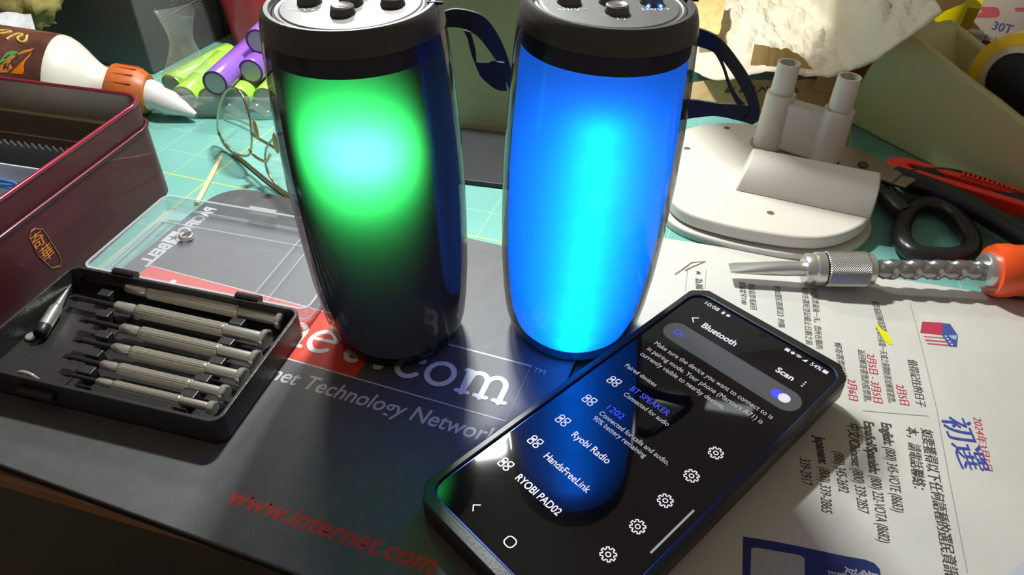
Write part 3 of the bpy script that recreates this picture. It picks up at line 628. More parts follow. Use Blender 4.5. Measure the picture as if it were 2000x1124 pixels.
ink('footer_lettering', [('會如', 1620, 1113, 1622, 1150, 8, dict(bold=.03)), ('選民', 1652, 1108, 1656, 1150, 8, dict(bold=.03)), ('舉', 1678, 1112, 1682, 1140, 8, dict(bold=.03))], (.55, .55, .58))
for o_ in [o_ for o_ in bro.children if o_.name.startswith('footer_lettering')]: o_.location.z += .00008
# another sheet at the lower right
q = [at(1968, 1124, 6), at(2000, 1096, 6), at(2200, 930, 6), at(2300, 1400, 6), at(1800, 1280, 6)]
g = MB(); g.add([V((p.x, p.y, 6.6)) for p in q], [tuple(range(5))]); o_ = g.build('envelope', mat('grey_blue_paper', (.50, .53, .62), .7), solid=.3)
tag(o_, 'grey blue paper envelope poking in at the lower right corner of the photo', 'envelope')

# ================================================================== PUSH SCREWDRIVER
A = at(1425, 524, 12.5); B = at(2000, 529, 18.5); d = B - A
PSM = MX.Translation(A) @ V((1, 0, 0)).rotation_difference(d.normalized()).to_matrix().to_4x4()
psd = thing('push_screwdriver', 'spiral push screwdriver with an orange handle lying across the brochure', 'screwdriver', mw=PSM); X = (1, 0, 0)
def sx(px): return (at(px, 526, 15) - A).dot(d.normalized())
x_a, x_b, x_c, x_d, x_e = sx(1572), sx(1590), sx(1612), sx(1690), sx(1705); x_f, x_g = sx(1912), sx(1930)
g = MB(); n_ = 24; vs = []; fs = []
secs = [(0, 3.6, .6), (3, 4.0, .9), (10, 4.1, 1.9), (20, 3.9, 3.1), (28, 3.7, 3.6), (x_a + 2, 3.6, 3.6)]
for x, ry, rz in secs:
    for i in range(n_):
        a = 2 * pi * i / n_; c, s_ = cos(a), sin(a); e_ = .5 if x < 5 else .8
        vs.append((x, ry * math.copysign(abs(c) ** e_, c), rz * math.copysign(abs(s_) ** e_, s_)))
for j in range(len(secs) - 1):
    for i in range(n_): fs.append((j * n_ + i, j * n_ + (i + 1) % n_, (j + 1) * n_ + (i + 1) % n_, (j + 1) * n_ + i))
fs += [tuple(range(n_)), tuple((len(secs) - 1) * n_ + i for i in range(n_))]
g.add(vs, fs).build('flat_blade', mat('blade_steel', (.64, .64, .62), .28, .8), psd, smooth=40)
MB().lathe([(4, x_a), (7.2, x_a), (7.9, x_a + 1), (7.9, x_b), (8.7, x_b + .8), (8.7, x_c - 1), (7.6, x_c)], axis=X, n=40).build('nose_ring', mat('satin_nickel', (.64, .63, .60), .26, .8), psd, smooth=35)
# knurled sleeve
g = MB(); nn, mm_ = 96, 40; L0, L1 = x_c, x_d
g.grid(lambda a, b: (lambda th, x, k: V((x, (8.9 + k) * cos(th), (8.9 + k) * sin(th))))(2 * pi * a, L0 + (L1 - L0) * b, (.3 if (int(a * nn) + int(b * mm_)) % 2 else -.2) if .02 < b < .98 else -.5), nn, mm_)
g.build('knurled_sleeve', mat('knurl_steel', (.56, .55, .52), .34, .7), psd)
MB().lathe([(8.6, x_d - .2), (8.0, x_d), (8.0, x_e - 1), (6.4, x_e), (5.2, x_e + .2)], axis=X, n=32).build('sleeve_collar', mat('satin_nickel'), psd, smooth=35)
g = MB(); Ls = x_f - x_e + 4; k_ = 90; n_ = 36; vs = []; fs = []
for j in range(k_ + 1):
    tw = j / k_ * Ls / 22 * 2 * pi
    for i in range(n_):
        a = 2 * pi * i / n_; c2 = cos((a - tw) * 2); r_ = 5.3 - 1.15 * max(0, c2) ** 1.2 * 1.1; c3 = cos((a + tw) * 2 + .6); r_ -= .75 * max(0, c3) ** 2
        vs.append((x_e - 1 + Ls * j / k_, r_ * cos(a), r_ * sin(a)))
for j in range(k_):
    for i in range(n_): fs.append((j * n_ + i, j * n_ + (i + 1) % n_, (j + 1) * n_ + (i + 1) % n_, (j + 1) * n_ + i))
g.add(vs, fs).build('spiral_shaft', mat('dark_spiral_steel', (.36, .36, .36), .3, .85), psd, smooth=50)
MB().lathe([(5, x_f - 1), (8.4, x_f - 1), (9.0, x_f), (9.0, x_g - 1), (8.2, x_g)], axis=X, n=32).build('ferrule', mat('satin_nickel'), psd, smooth=35)
MB().lathe([(8, x_g - 2), (12.6, x_g - 2), (13.6, x_g + 1), (13.7, x_g + 6), (13.0, x_g + 9), (13.4, x_g + 30), (14.2, x_g + 70), (13, x_g + 92), (6, x_g + 99)], axis=X, n=40).build('orange_handle', mat('orange_plastic', (.85, .09, .012), .3, coat=.3), psd, smooth=40)

# ================================================================== WHITE WALL-LAMP BASE
WP = mat('white_abs', (.64, .60, .54), .38, bump=.04, bscale=300)
wb_c = V((150, 386, 3)); wb = thing('lamp_base', 'round off-white plastic base plate with two upright tubes behind the push screwdriver', 'lamp base', mw=MX.Translation(wb_c))
topz = 14.5
outl = [at(*q, 3 + topz) for q in ((1304, 372), (1318, 398), (1350, 418), (1400, 434), (1450, 446), (1500, 455), (1550, 462), (1600, 464), (1640, 458), (1670, 447), (1693, 432), (1703, 410))]
back = [V((207, 380, 0)), V((200, 418, 0)), V((176, 448, 0)), V((140, 456, 0)), V((108, 442, 0)), V((90, 408, 0))]
pl = [(p.x - wb_c.x, p.y - wb_c.y) for p in loop([V((q.x, q.y, 0)) for q in outl + back], 5)]
def scaled(P, k): return [(x * k, y * k) for x, y in P]
MB().prism(scaled(pl, 1.05), 0, 5.2).build('lower_flange', WP, wb, smooth=35, bevel=1.2, seg=3)
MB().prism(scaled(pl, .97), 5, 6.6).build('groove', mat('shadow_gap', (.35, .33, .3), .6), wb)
MB().prism(pl, 6.4, topz).build('upper_plate', WP, wb, smooth=35, bevel=1.6, seg=3)
def wl(px, py, z): p = at(px, py, 3 + z); return V((p.x - wb_c.x, p.y - wb_c.y, z))
for px, py in ((1342, 290), (1505, 416), (1420, 250)):
    p = wl(px, py, topz); MB().lathe([(2.1, topz - .5), (2.1, topz + .05)], (p.x, p.y, 0), n=20).build('screw_hole', mat('hole_brown', (.14, .1, .06), .8), wb)
# half-round terminal cover
a = wl(1437, 372, topz); b = wl(1700, 428, topz); dd = (b - a); L_ = dd.length; q_ = MX.Translation((a.x, a.y, topz - .3)) @ MX.Rotation(math.atan2(dd.y, dd.x), 4, 'Z')
D_, H_ = 30, 17
prof = [(0, 0), (0, 2.5), (1.2, 7.5), (3.6, 12), (7.2, 15.3), (11.5, H_), (22, H_), (27, 15), (D_, 10), (D_, 0)]
g = MB(); nP = len(prof); vs = [V((x, y, z)) for x in (0, L_) for y, z in prof]
for i in range(nP):                      # the left end leans inwards
    vs[i].x += prof[i][1] * .22 - .5
g.add([q_ @ v for v in vs], [tuple(range(nP)), tuple(range(2 * nP - 1, nP - 1, -1))] + [(i, i + nP, (i + 1) % nP + nP, (i + 1) % nP) for i in range(nP)]).build('half_round_cover', WP, wb, smooth=40, bevel=1.0, seg=3)
for px, py, jz, tz in ((1500, 283, 50, 69), (1607, 317, 50, 70)):
    p = wl(px, py, topz)
    s_ = MB().lathe([(9.5, topz), (9.5, topz + 5), (8.6, jz), (8.0, jz)], (p.x, p.y, 0), n=36).build('lower_tube', WP, wb, smooth=35)
    MB().lathe([(11.6, topz - .2), (11.2, topz + .8), (9.2, topz + .8)], (p.x, p.y, 0), n=36).build('socket_ring', mat('socket_shade', (.3, .27, .24), .7), s_, smooth=35)
    MB().lathe([(6.3, jz - 2), (6.9, jz + .3), (6.5, tz), (5.3, tz), (5.3, tz - 12), (0, tz - 12)], (p.x, p.y, 0), n=36).build('upper_tube', WP, wb, smooth=35)
a = wl(1500, 283, topz); b = wl(1607, 317, topz); dd = b - a
q_ = MX.Translation((a.x, a.y, 0)) @ MX.Rotation(math.atan2(dd.y, dd.x), 4, 'Z')
MB().box((5, -4.5, topz + 1), (dd.length - 5, 4.5, 47), q_).build('web_plate', WP, wb, bevel=1.5)

# ================================================================== SCISSORS AND UTILITY KNIFE
SCB = mat('scissor_black', (.014, .014, .015), .3, bump=.05, bscale=400)
sci = thing('scissors', 'black handled scissors lying beside the lamp base', 'scissors', loc=(223, 400, 3))
inv = MX.Translation((-223, -400, -3))
def sp(px, py, z): return inv @ at(px, py, z)
MB().tube(loop([sp(*q, 10) for q in ((1760, 462), (1768, 425), (1795, 402), (1835, 403), (1872, 430), (1896, 466), (1893, 490), (1862, 502), (1815, 500), (1778, 490))], 6), 5.2, 14, closed=True).build('finger_ring', SCB, sci, smooth=60)
MB().tube(bez([sp(*q, z_) for q, z_ in (((1706, 346), 18), ((1718, 362), 15), ((1735, 386), 12), ((1765, 420), 10))], 6), [4.5] * 6 + [6] * 13, 14).build('handle_arm', SCB, sci, smooth=60)
MB().tube(loop([sp(*q, 15) for q in ((1770, 352), (1830, 372), (1905, 408), (1985, 455), (2070, 505), (2120, 500), (2090, 455), (2010, 408), (1920, 368), (1840, 347))], 6), 6.2, 14, closed=True).build('thumb_ring', SCB, sci, smooth=60)
MB().tube(bez([sp(*q, z_) for q, z_ in (((1722, 332), 19), ((1745, 342), 17), ((1785, 356), 16), ((1840, 375), 15))], 6), [3.5] * 6 + [6] * 13, 14).build('handle_arm', SCB, sci, smooth=60)
BLADE = mat('scissor_steel', (.5, .44, .36), .3, 1)
def slabpoly(pts, z0, z1): return MB().prism([(p.x, p.y) for p in pts], z0, z1)
slabpoly([sp(*q, 20) for q in ((1634, 284), (1660, 287), (1700, 303), (1755, 330), (1790, 352), (1770, 366), (1700, 345), (1634, 326))], 15.8, 17.5).build('blade', BLADE, sci, bevel=.4)
slabpoly([sp(*q, 20) for q in ((1636, 300), (1690, 312), (1760, 345), (1740, 362), (1650, 332), (1636, 328))], 17.6, 19.4).build('blade', BLADE, sci, bevel=.4)
p = sp(1685, 324, 22); MB().lathe([(3.2, 19), (3.2, 20.2), (2.2, 21), (0, 21)], (p.x, p.y, 0), n=24).build('pivot_screw', mat('pivot_dark', (.12, .1, .08), .4, .8), sci, smooth=35)

A = at(1733, 318, 18); B = at(2010, 400, 18); d = B - A; L_ = d.length * 1.25
UKM = MX.Translation((A.x, A.y, 13)) @ MX.Rotation(math.atan2(d.y, d.x), 4, 'Z')
uk = thing('utility_knife', 'orange red snap-off utility knife lying against the green tape dispenser', 'knife', mw=UKM)
RED = mat('knife_red', (.75, .035, .02), .35)
hw = 8.4
MB().prism([(0, -4), (5, -hw), (L_, -hw), (L_, -3.0), (14, -3.0), (10, 0), (14, 3.0), (L_, 3.0), (L_, hw), (9, hw), (0, 3)], 0, 8).build('knife_body', RED, uk, bevel=.8)
g = MB(); nt_ = 24
for k in range(nt_): g.box((40 + k * 2.6, 3.4, 7.6), (41.4 + k * 2.6, hw + .8, 9.4))
g.build('grip_ridges', RED, uk)
MB().box((8, -3.2, .5), (L_ - 1, 3.2, 4.5)).build('blade_channel', mat('channel_steel', (.16, .11, .1), .35, .6), uk)
MB().box((79, -5.6, 6.5), (100, 5.6, 12.5)).build('slider', BLKR, uk, bevel=1)

# ================================================================== TAPE DISPENSER AND TAPE
OLV = mat('sage_plastic', (.64, .63, .33), .42, bump=.05, bscale=300)
P0 = at(1655, 240, 3); P1 = at(2000, 420, 3); dn = (P1 - P0).normalized(); nrm = V((dn.y, -dn.x, 0));
if nrm.y > 0: nrm = -nrm
def side(px, py): q = onplane(px, py, P0, nrm); return ((q - P0).dot(dn), q.z)
TDM = MX(((dn.x, -nrm.x, 0, P0.x), (dn.y, -nrm.y, 0, P0.y), (0, 0, 1, 3), (0, 0, 0, 1)))     # local x along, y = thickness away from the viewer
td = thing('tape_dispenser', 'heavy sage green tape dispenser at the right behind the scissors', 'tape dispenser', mw=TDM)
edge = [side(*q) for q in ((1768, 58), (1790, 75), (1830, 108), (1870, 140), (1905, 166), (1945, 195), (2000, 240), (2060, 285), (2140, 320))]
low = [side(1655, 240), side(1665, 190), side(1690, 140), side(1725, 90)]
poly = [(0, 0)] + [(x, max(z - 3, 0)) for x, z in low[1:]] + [(x, z - 3) for x, z in edge]
xm = edge[-1][0] + 30; poly += [(xm, edge[-1][1] - 8), (xm, 0)]
TH = 46
def sidepanel(y0, y1):
    return MB().add([V((x, y, z)) for y in (y0, y1) for x, z in poly], [tuple(range(len(poly))), tuple(range(2 * len(poly) - 1, len(poly) - 1, -1))] + [(i, (i + 1) % len(poly), (i + 1) % len(poly) + len(poly), i + len(poly)) for i in range(len(poly))])
sidepanel(0, 6).build('side_panel', OLV, td, smooth=35, bevel=2.2, seg=3)
sidepanel(TH - 6, TH).build('side_panel', OLV, td, smooth=35, bevel=2.2, seg=3)
pl2 = [(0, 0)] + [(x, max(z - 3, 0)) for x, z in low[1:]] + [(edge[0][0], edge[0][1] - 3), (edge[1][0], edge[1][1] - 3.5), (edge[2][0] - 6, edge[2][1] - 24), (edge[3][0], 14), (edge[6][0], 12), (xm, edge[-1][1] - 26), (xm, 0)]
MB().add([V((x, y, z)) for y in (5.5, TH - 5.5) for x, z in pl2], [tuple(range(len(pl2))), tuple(range(2 * len(pl2) - 1, len(pl2) - 1, -1))] + [(i, (i + 1) % len(pl2), (i + 1) % len(pl2) + len(pl2), i + len(pl2)) for i in range(len(pl2))]).build('weighted_body', OLV, td, bevel=1)
hubx, hubz = side(1950, 178); hubz -= 3
# the roll of yellow tape, standing in the dispenser
ry = 25
rc = TDM @ V((hubx, ry, hubz + 3 - 3)); 
rr_out = 30
tp = thing('tape_roll', 'roll of yellow tape standing in the sage green dispenser', 'tape', mw=MX.Translation(rc) @ V((0, 0, 1)).rotation_difference(nrm).to_matrix().to_4x4())
MB().lathe([(rr_out - 7, -8.5), (rr_out, -9), (rr_out, 9), (rr_out - 7, 8.5)], n=56, cap=False).add([], []).build('yellow_tape', mat('yellow_tape', (.95, .62, .02), .3, var=.08, vscale=200), tp, smooth=35)
MB().lathe([(rr_out - 7, -9), (rr_out - 11, -9.3), (rr_out - 11, 9.3), (rr_out - 7, 9)], n=56, cap=False).build('card_core', mat('core_card', (.62, .55, .36), .6), tp, smooth=35)
MB().lathe([(rr_out - 11.1, -8), (rr_out - 11.1, 7.5), (0, 7.5), (0, -8)], n=40).build('roll_hub', mat('hub_black', (.012, .012, .013), .45), tp, smooth=35)

# ================================================================== RED TIN WITH ITS CONTENTS
TA = R(-12.5); TC = (-205.5, 388, 3)
TNM = MX.Translation(TC) @ MX.Rotation(TA, 4, 'Z'); TNI = TNM.inverted()
tin = thing('biscuit_tin', 'open dark red metal tin holding odds and ends at the left edge', 'tin', mw=TNM)
TRED = mat('tin_red', (.085, .009, .017), .42, .3, coat=.15, var=.12, vscale=30); TIN = mat('tin_inside', (.36, .29, .23), .36, .75, var=.1, vscale=30)
H1, H2 = 44, 58
o1 = rrect(-150, -230, 0, 0, 15, 8); o2 = rrect(-148.8, -228.8, -1.2, -1.2, 14, 8); o3 = rrect(-148.2, -228.2, -1.8, -1.8, 13.6, 8)
MB().prism(o3, .4, 1.4).build('tin_floor', TIN, tin)
MB().frame(o1, o2, 0, H1).build('tin_wall', TRED, tin, smooth=40)
MB().frame(o3, rrect(-147.5, -227.5, -2.5, -2.5, 13, 8), 1, H2 - .5).build('tin_lining', TIN, tin, smooth=40)
MB().frame(rrect(-149, -229, -1.0, -1.0, 14, 8), o3, H1 - 1, H2).build('lid_seat', TRED, tin, smooth=40)
MB().tube([(x, y, H1 - .2) for x, y in resample(o1, 160)], 1.2, 8, closed=True).build('wall_bead', TRED, tin, smooth=60)
MB().tube([(x, y, H2) for x, y in resample(rrect(-148.6, -228.6, -1.4, -1.4, 14, 8), 160)], 1.15, 8, closed=True).build('rolled_rim', mat('rim_red', (.42, .03, .07), .2, .6, coat=.5), tin, smooth=60)
MB().tube([(x, y, 22) for x, y in resample(rrect(-147.4, -227.4, -2.6, -2.6, 13, 8), 160)], 1.3, 8, closed=True).build('inner_bead', TIN, tin, smooth=60)
MB().tube([(x, y, 38) for x, y in resample(rrect(-147.4, -227.4, -2.6, -2.6, 13, 8), 160)], 1.8, 8, closed=True).build('inner_bead', TIN, tin, smooth=60)
wn = TNM.to_3x3() @ V((1, 0, 0)); wp = TNM @ V((0, 0, 0))
def onwall(px, py): q = TNI @ onplane(px, py, wp, wn); q.x = .2; return q
g = MB().tube([onwall(*q) for q in ((57, 466), (60, 452), (68, 447), (82, 448), (92, 462), (112, 494), (119, 508), (117, 520), (100, 524), (74, 500))], .32, 6, closed=True)
g.build('gold_cartouche', mat('dull_gold', (.45, .20, .09), .4, .5), tin)
g = MB()
for ch, q in (('奇', (73, 470)), ('華', (91, 494))):
    c = onwall(*q); text(g, ch, 0, -3.0, 8.5, MX(((0, 0, 1, .25), (1, 0, 0, c.y), (0, 1, 0, c.z), (0, 0, 0, 1))), align='C', bold=.02)
g.build('gold_lettering', mat('orange_gold', (.75, .25, .03), .4), tin)
# contents, each a thing
tm_ = MX.Translation((TC[0], TC[1], 4.6)) @ MX.Rotation(TA, 4, 'Z')
t = thing('plastic_tray', 'pale grey plastic tray inside the red tin', 'tray', mw=tm_ @ MX.Translation((-3, -42, 0)))
PT = mat('pale_plastic', (.52, .56, .66), .35)
MB().prism(rrect(-140, -78, -6, 0, 5), 0, 1.2).build('tray_bottom', PT, t)
MB().frame(rrect(-140, -78, -6, 0, 5), rrect(-138.6, -76.6, -7.4, -1.4, 4), 1, 26).build('tray_side', PT, t, bevel=.3)
g = MB(); k_ = 30; st_ = []
for i in range(k_): st_ += [(-140 + i * 4.6, 30), (-137.7 + i * 4.6, 33.4)]
vs = [V((x, 0, z)) for x, z in [(-140, 0)] + st_ + [(-2, 30), (-2, 0)]]; n_ = len(vs)
g.add(vs + [v + V((0, 1.2, 0)) for v in vs], [tuple(range(n_)), tuple(range(2 * n_ - 1, n_ - 1, -1))] + [(i, (i + 1) % n_, (i + 1) % n_ + n_, i + n_) for i in range(n_)])
o_ = g.build('serrated_strip', mat('dark_tin_strip', (.07, .065, .06), .4, .6), m=None); o_.matrix_world = MX.Translation(V((TC[0], TC[1], 4.6)) * U) @ MX.Rotation(TA, 4, 'Z') @ MX.Translation(V((-4, -30, 0)) * U)
tag(o_, 'dark serrated metal strip standing along the inside of the red tin', 'blade strip')
def coil(name, label, col, c, rx, ry_, z, r_, turns, ph_=0):
    pts = [tm_ @ V((c[0] + (rx + 1.6 * sin(i * .9)) * cos(ph_ + i * pi / 12), c[1] + (ry_ + 1.5 * cos(i * .7)) * sin(ph_ + i * pi / 12), z + .25 * i / 6 + .8 * sin(i * .5))) for i in range(int(24 * turns))]
    o = MB().tube(pts, r_, 8).build(name, mat(col[0], col[1], .35), smooth=60); tag(o, label, 'wire')
coil('wire_coil', 'coil of thin blue wire in the grey tray of the red tin', ('blue_wire', (.05, .22, .55)), (-63, -72, 0), 30, 14, 22, 1.0, 3.2)
coil('wire_coil', 'black wire loop under the blue coil in the red tin', ('black_wire', (.015, .018, .02)), (-60, -66, 0), 32, 15, 17, 1.3, 2.0, 1)
t = thing('highlighter_pen', 'bright lime yellow pen lying in the red tin below the blue wire', 'pen', mw=tm_ @ MX.Translation((-135, -130, 27)) @ MX.Rotation(R(2), 4, 'Z'))
MB().lathe([(3, 0), (9.5, 3), (9.5, 120), (6, 128)], axis=(1, 0, 0), n=24).build('pen_barrel', mat('lime_plastic', (.58, .72, .02), .35), t, smooth=40)
MB().lathe([(9.7, 60), (9.9, 61), (9.9, 98), (9.7, 99)], axis=(1, 0, 0), n=24, a0=R(200), a1=R(340), cap=False).build('grip_band', mat('grip_dark', (.05, .06, .05), .6), t, smooth=40)
t2 = MB().prism(rrect(-146, -200, -6, -124, 4), 0, 17).build('folded_cloth', mat('grey_cloth', (.25, .24, .23), .9, bump=.4, bscale=300), bevel=3, seg=3)
t2.matrix_world = MX.Translation(V((TC[0], TC[1], 4.6)) * U) @ MX.Rotation(TA, 4, 'Z'); tag(t2, 'grey folded cloth in the red tin under the lime pen', 'cloth')

# ================================================================== GLUE BOTTLE
B = at(285, 182, 19); A = at(60, 150, 31); A = A - (B - A).normalized() * 105
d = (B - A); X0 = d.normalized()
GBM = MX.Translation(A) @ V((1, 0, 0)).rotation_difference(X0).to_matrix().to_4x4()
gb = thing('glue_bottle', 'translucent white glue bottle with a brown label and orange cap lying behind the red tin', 'bottle', mw=GBM); X = (1, 0, 0)
_vw = (CAM - A); _bn = (_vw - X0 * _vw.dot(X0)).normalized(); _A = A.copy()
def bx(px, py): return (onplane(px, py, _A, _bn) - _A).dot(X0)
b1, b2, b3, b4 = bx(122, 115), bx(218, 160), bx(235, 160), bx(292, 186)
RB = 31
prof = [(6, 0), (RB - 3, 1), (RB, 5), (RB, b1)] + [(RB - (RB - 13) * (t * t * (3 - 2 * t)), b1 + (b2 - b1) * t) for t in (.12, .25, .4, .55, .7, .85, 1)] + [(12.5, b2 + 3), (5, b2 + 3)]
MB().lathe(prof, axis=X, n=56).build('bottle_body', mat('milky_bottle', (.72, .69, .60), .32, coat=.2, var=.06, vscale=20), gb, smooth=45)
# wrapped label with artwork in its material and a little lettering
MB().lathe([(RB + .25, 12), (RB + .25, b1 + 1)], axis=X, n=64, cap=False).build('bottle_label', mat('label_brown', (.13, .045, .03), .38, coat=.25, var=.5, vscale=45), gb, smooth=60)
def wrap(mb, poly, r_):      # flat artwork (x along the bottle, y = arc) laid on the cylinder
    q0 = len(mb.v); mb.add([(x, r_ * cos(y / r_), r_ * sin(y / r_)) for x, y in poly], [tuple(range(len(poly)))])
fa = (GBM.to_3x3().inverted() @ V((.15, -.75, .62))); A0 = math.atan2(fa.z, fa.y); S0 = A0 * (RB + .5)
def lab(px, py):
    # where the sight line meets the label cylinder
    o_ = GBM.inverted() @ CAM; dd = GBM.to_3x3().inverted() @ ray(px, py); r_ = RB + .5
    a = dd.y ** 2 + dd.z ** 2; b = o_.y * dd.y + o_.z * dd.z; c = o_.y ** 2 + o_.z ** 2 - r_ * r_; disc = max(b * b - a * c, 0)
    t_ = (-b - disc ** .5) / a; q = o_ + dd * t_; return (q.x, math.atan2(q.z, q.y) * r_)
def labpatch(name, px, col):
    g = MB(); k = len(px); P = []
    for i in range(k):
        (x0, y0), (x1, y1) = px[i], px[(i + 1) % k]
        for j in range(5): P.append(lab(x0 + (x1 - x0) * j / 5, y0 + (y1 - y0) * j / 5))
    wrap(g, P, RB + .5); g.build(name, mat(name + '_print', col, .4), gb)
labpatch('orange_label_band', [(0, 128), (20, 112), (45, 99), (67, 94), (48, 110), (14, 142), (0, 142)], (.62, .22, .03))
labpatch('orange_label_panel', [(52, 112), (62, 100), (50, 130), (44, 145), (20, 143)], (.75, .2, .0))
labpatch('green_label_leaf', [(0, 119), (12, 103), (22, 99), (36, 101), (22, 112), (0, 124)], (.1, .35, .09))
for nm, pts in (('label_script', [(13, 77), (20, 72), (36, 66), (44, 68), (34, 74), (40, 82), (50, 79), (53, 69)]), ('label_script', [(0, 60), (10, 59), (22, 62), (0, 66)])):
    g = MB(); P = bez([V((*lab(*q), 0)) for q in pts], 5); 
    g.tube([((p.x), (RB + .5) * cos(p.y / (RB + .5)), (RB + .5) * sin(p.y / (RB + .5))) for p in P], .8, 6); g.build(nm, mat('label_gold', (.72, .48, .12), .4), gb, smooth=60)
for ch, q in (('S', (34, 111)), ('Y', (22, 121)), ('H', (11, 131))):
    g = MB(); vs, fs = letters(ch, .02); c = lab(*q); r_ = RB + .6; out = []
    for v in vs:
        x = c[0] + (v.x - .3) * 5; y = c[1] + (v.y - .3) * 5; out.append((x, r_ * cos(y / r_), r_ * sin(y / r_)))
    g.add(out, fs); g.build('label_letter', mat('label_dark', (.08, .03, .02), .5), gb)
g = MB(); n_ = 48; vs = []; fs = []
capl = [(12.6, b2 + 1.5), (16.6, b2 + 1.5), (17.2, b2 + 3), (16.2, b4 - 6), (13, b4 - .5), (7.5, b4)]
MB().lathe(capl, axis=X, n=48).build('orange_cap', mat('cap_orange', (.50, .12, .025), .42), gb, smooth=35)
for k in range(16):
    a = 2 * pi * k / 16; MB().box((b2 + 4, 15.6, -.7), (b4 - 7, 17.2, .7), MX.Rotation(a, 4, 'X')).build('cap_rib', mat('cap_orange'), gb)
T_ = GBM.inverted() @ at(383, 224, 9)
ax = V((b4 - 1, 0, 0)); tt = T_ - ax; ln = tt.length
MB().lathe([(10.2, 0), (10.2, ln * .16), (8.4, ln * .22), (8.6, ln * .45), (6.6, ln * .62), (4.2, ln * .8), (2.0, ln * .96), (1.2, ln)], ax, tt, n=32).build('nozzle', mat('nozzle_white', (.75, .70, .70), .35, coat=.2), gb, smooth=40)
MB().rod(ax + tt * .97, ax + tt * 1.012, 1.6, .9, 14).build('dried_tip', mat('dried_glue', (.16, .13, .06), .4), gb)

# ================================================================== BATTERIES
def battery(label, A, dirv, wrap_mat, ring_mat, group, r_=9.0, ln=66):
    M_ = MX.Translation(A) @ V((1, 0, 0)).rotation_difference(V(dirv).normalized()).to_matrix().to_4x4(); X = (1, 0, 0)
    t = thing('battery_cell', label, 'battery', mw=M_, group=group)
    MB().lathe([(r_ * .78, .2), (r_ - .35, .0), (r_, .8), (r_, ln - .8), (r_ - .4, ln), (r_ * .6, ln)], axis=X, n=40).build('battery_sleeve', wrap_mat, t, smooth=35)
    MB().lathe([(r_ * .79, .05), (r_ * .80, -.15), (r_ - .3, -.05)], axis=X, n=40, cap=False).build('end_ring', ring_mat, t)
    MB().lathe([(.01, .05), (r_ * .79, .05)], axis=X, n=40, cap=False).build('metal_end', mat('cell_end', (.42, .46, .42), .45, .5), t)
    MB().lathe([(r_ * .3, ln - .2), (r_ * .3, ln + 1)], axis=X, n=20).build('button_end', mat('cell_end'), t)
PUR = mat('purple_sleeve', (.29, .12, .60), .22, coat=.5); PUD = mat('purple_ring', (.10, .03, .14), .4); GRN = mat('lime_sleeve', (.42, .72, .10), .25, coat=.4); GRD = mat('green_ring', (.2, .4, .06), .4)
dv = V((.10, .99, 0))
a1 = at(420, 163, 29.5); battery('nearest purple battery of the pile, its flat end facing the eyeglasses', a1, dv + V((0, 0, -.02)), PUR, PUD, 'batteries behind the eyeglasses')
a2 = at(490, 140, 29.5); battery('purple battery close beside the green speaker, right of the nearest one', a2, dv, PUR, PUD, 'batteries behind the eyeglasses')
a3 = a2 + V((5, 12, 17)); battery('topmost purple battery, half hidden behind the green speaker', a3, dv, PUR, PUD, 'batteries behind the eyeglasses')
a4 = V((a1.x - 9.5, a1.y + 8, 13.6)); battery('lime green battery in the clear holder under the purple ones', a4, dv, GRN, GRD, 'batteries behind the eyeglasses')
battery('lime green battery at the left of the pile by the orange cap', V((a1.x - 46, a1.y + 32, 12.1)), V((.36, .93, 0)), GRN, GRD, 'batteries behind the eyeglasses')
battery('lime green battery half under the clear wrap, left in the holder', V((a1.x - 28.5, a1.y + 10, 13.6)), dv, GRN, GRD, 'batteries behind the eyeglasses')
battery('lime green battery beneath the second purple one in the holder', V((a1.x + 9.5, a1.y + 9, 13.6)), dv, GRN, GRD, 'batteries behind the eyeglasses')
battery('lime green battery at the dark right end of the holder', V((a1.x + 28.5, a1.y + 10, 13.6)), dv, GRN, GRD, 'batteries behind the eyeglasses')
hd = MB(); xs0, ys0 = a1.x - 40, a1.y + 1
def cup(a, b):
    x = xs0 + 80 * a; ph_ = a * 4 * pi; return V((x + 8 * b * .8, ys0 + 80 * b, 3.4 + .9 + 8 * abs(cos(ph_ / 1.0)) ** 2 * .8))
hd.grid(cup, 64, 4)
hd.grid(lambda a, b: V((xs0 + 80 * a, ys0 - 2 * b * abs(sin(a * 4 * pi)), 4 + 16 * b)), 64, 4)
o_ = hd.build('battery_holder', clear('milky_holder', (.9, .93, .92), .15, .22, (.7, .76, .76)), smooth=60, solid=.6); tag(o_, 'milky clear plastic holder under the lime green batteries', 'battery holder')
# twist of clear film standing over the green cells
c = V((a1.x - 27, a1.y + 26, 0)); g = MB()
def film(a, b):
    th = 2 * pi * a; r_ = 5.5 + 10 * abs(b - .55) ** 1.5 * 2.4; return c + V((r_ * 1.25 * cos(th) + 2 * sin(3 * th + 4 * b), r_ * .5 * sin(th), 24 + 46 * b + (2.5 * sin(2 * th) if b > .95 else 0)))
g.grid(film, 36, 14); o_ = g.build('plastic_wrap', clear('thin_film', (.93, .95, .93), .12, .16, (.8, .85, .8)), smooth=70); tag(o_, 'twist of clear plastic film standing up above the lime green batteries', 'plastic wrap')

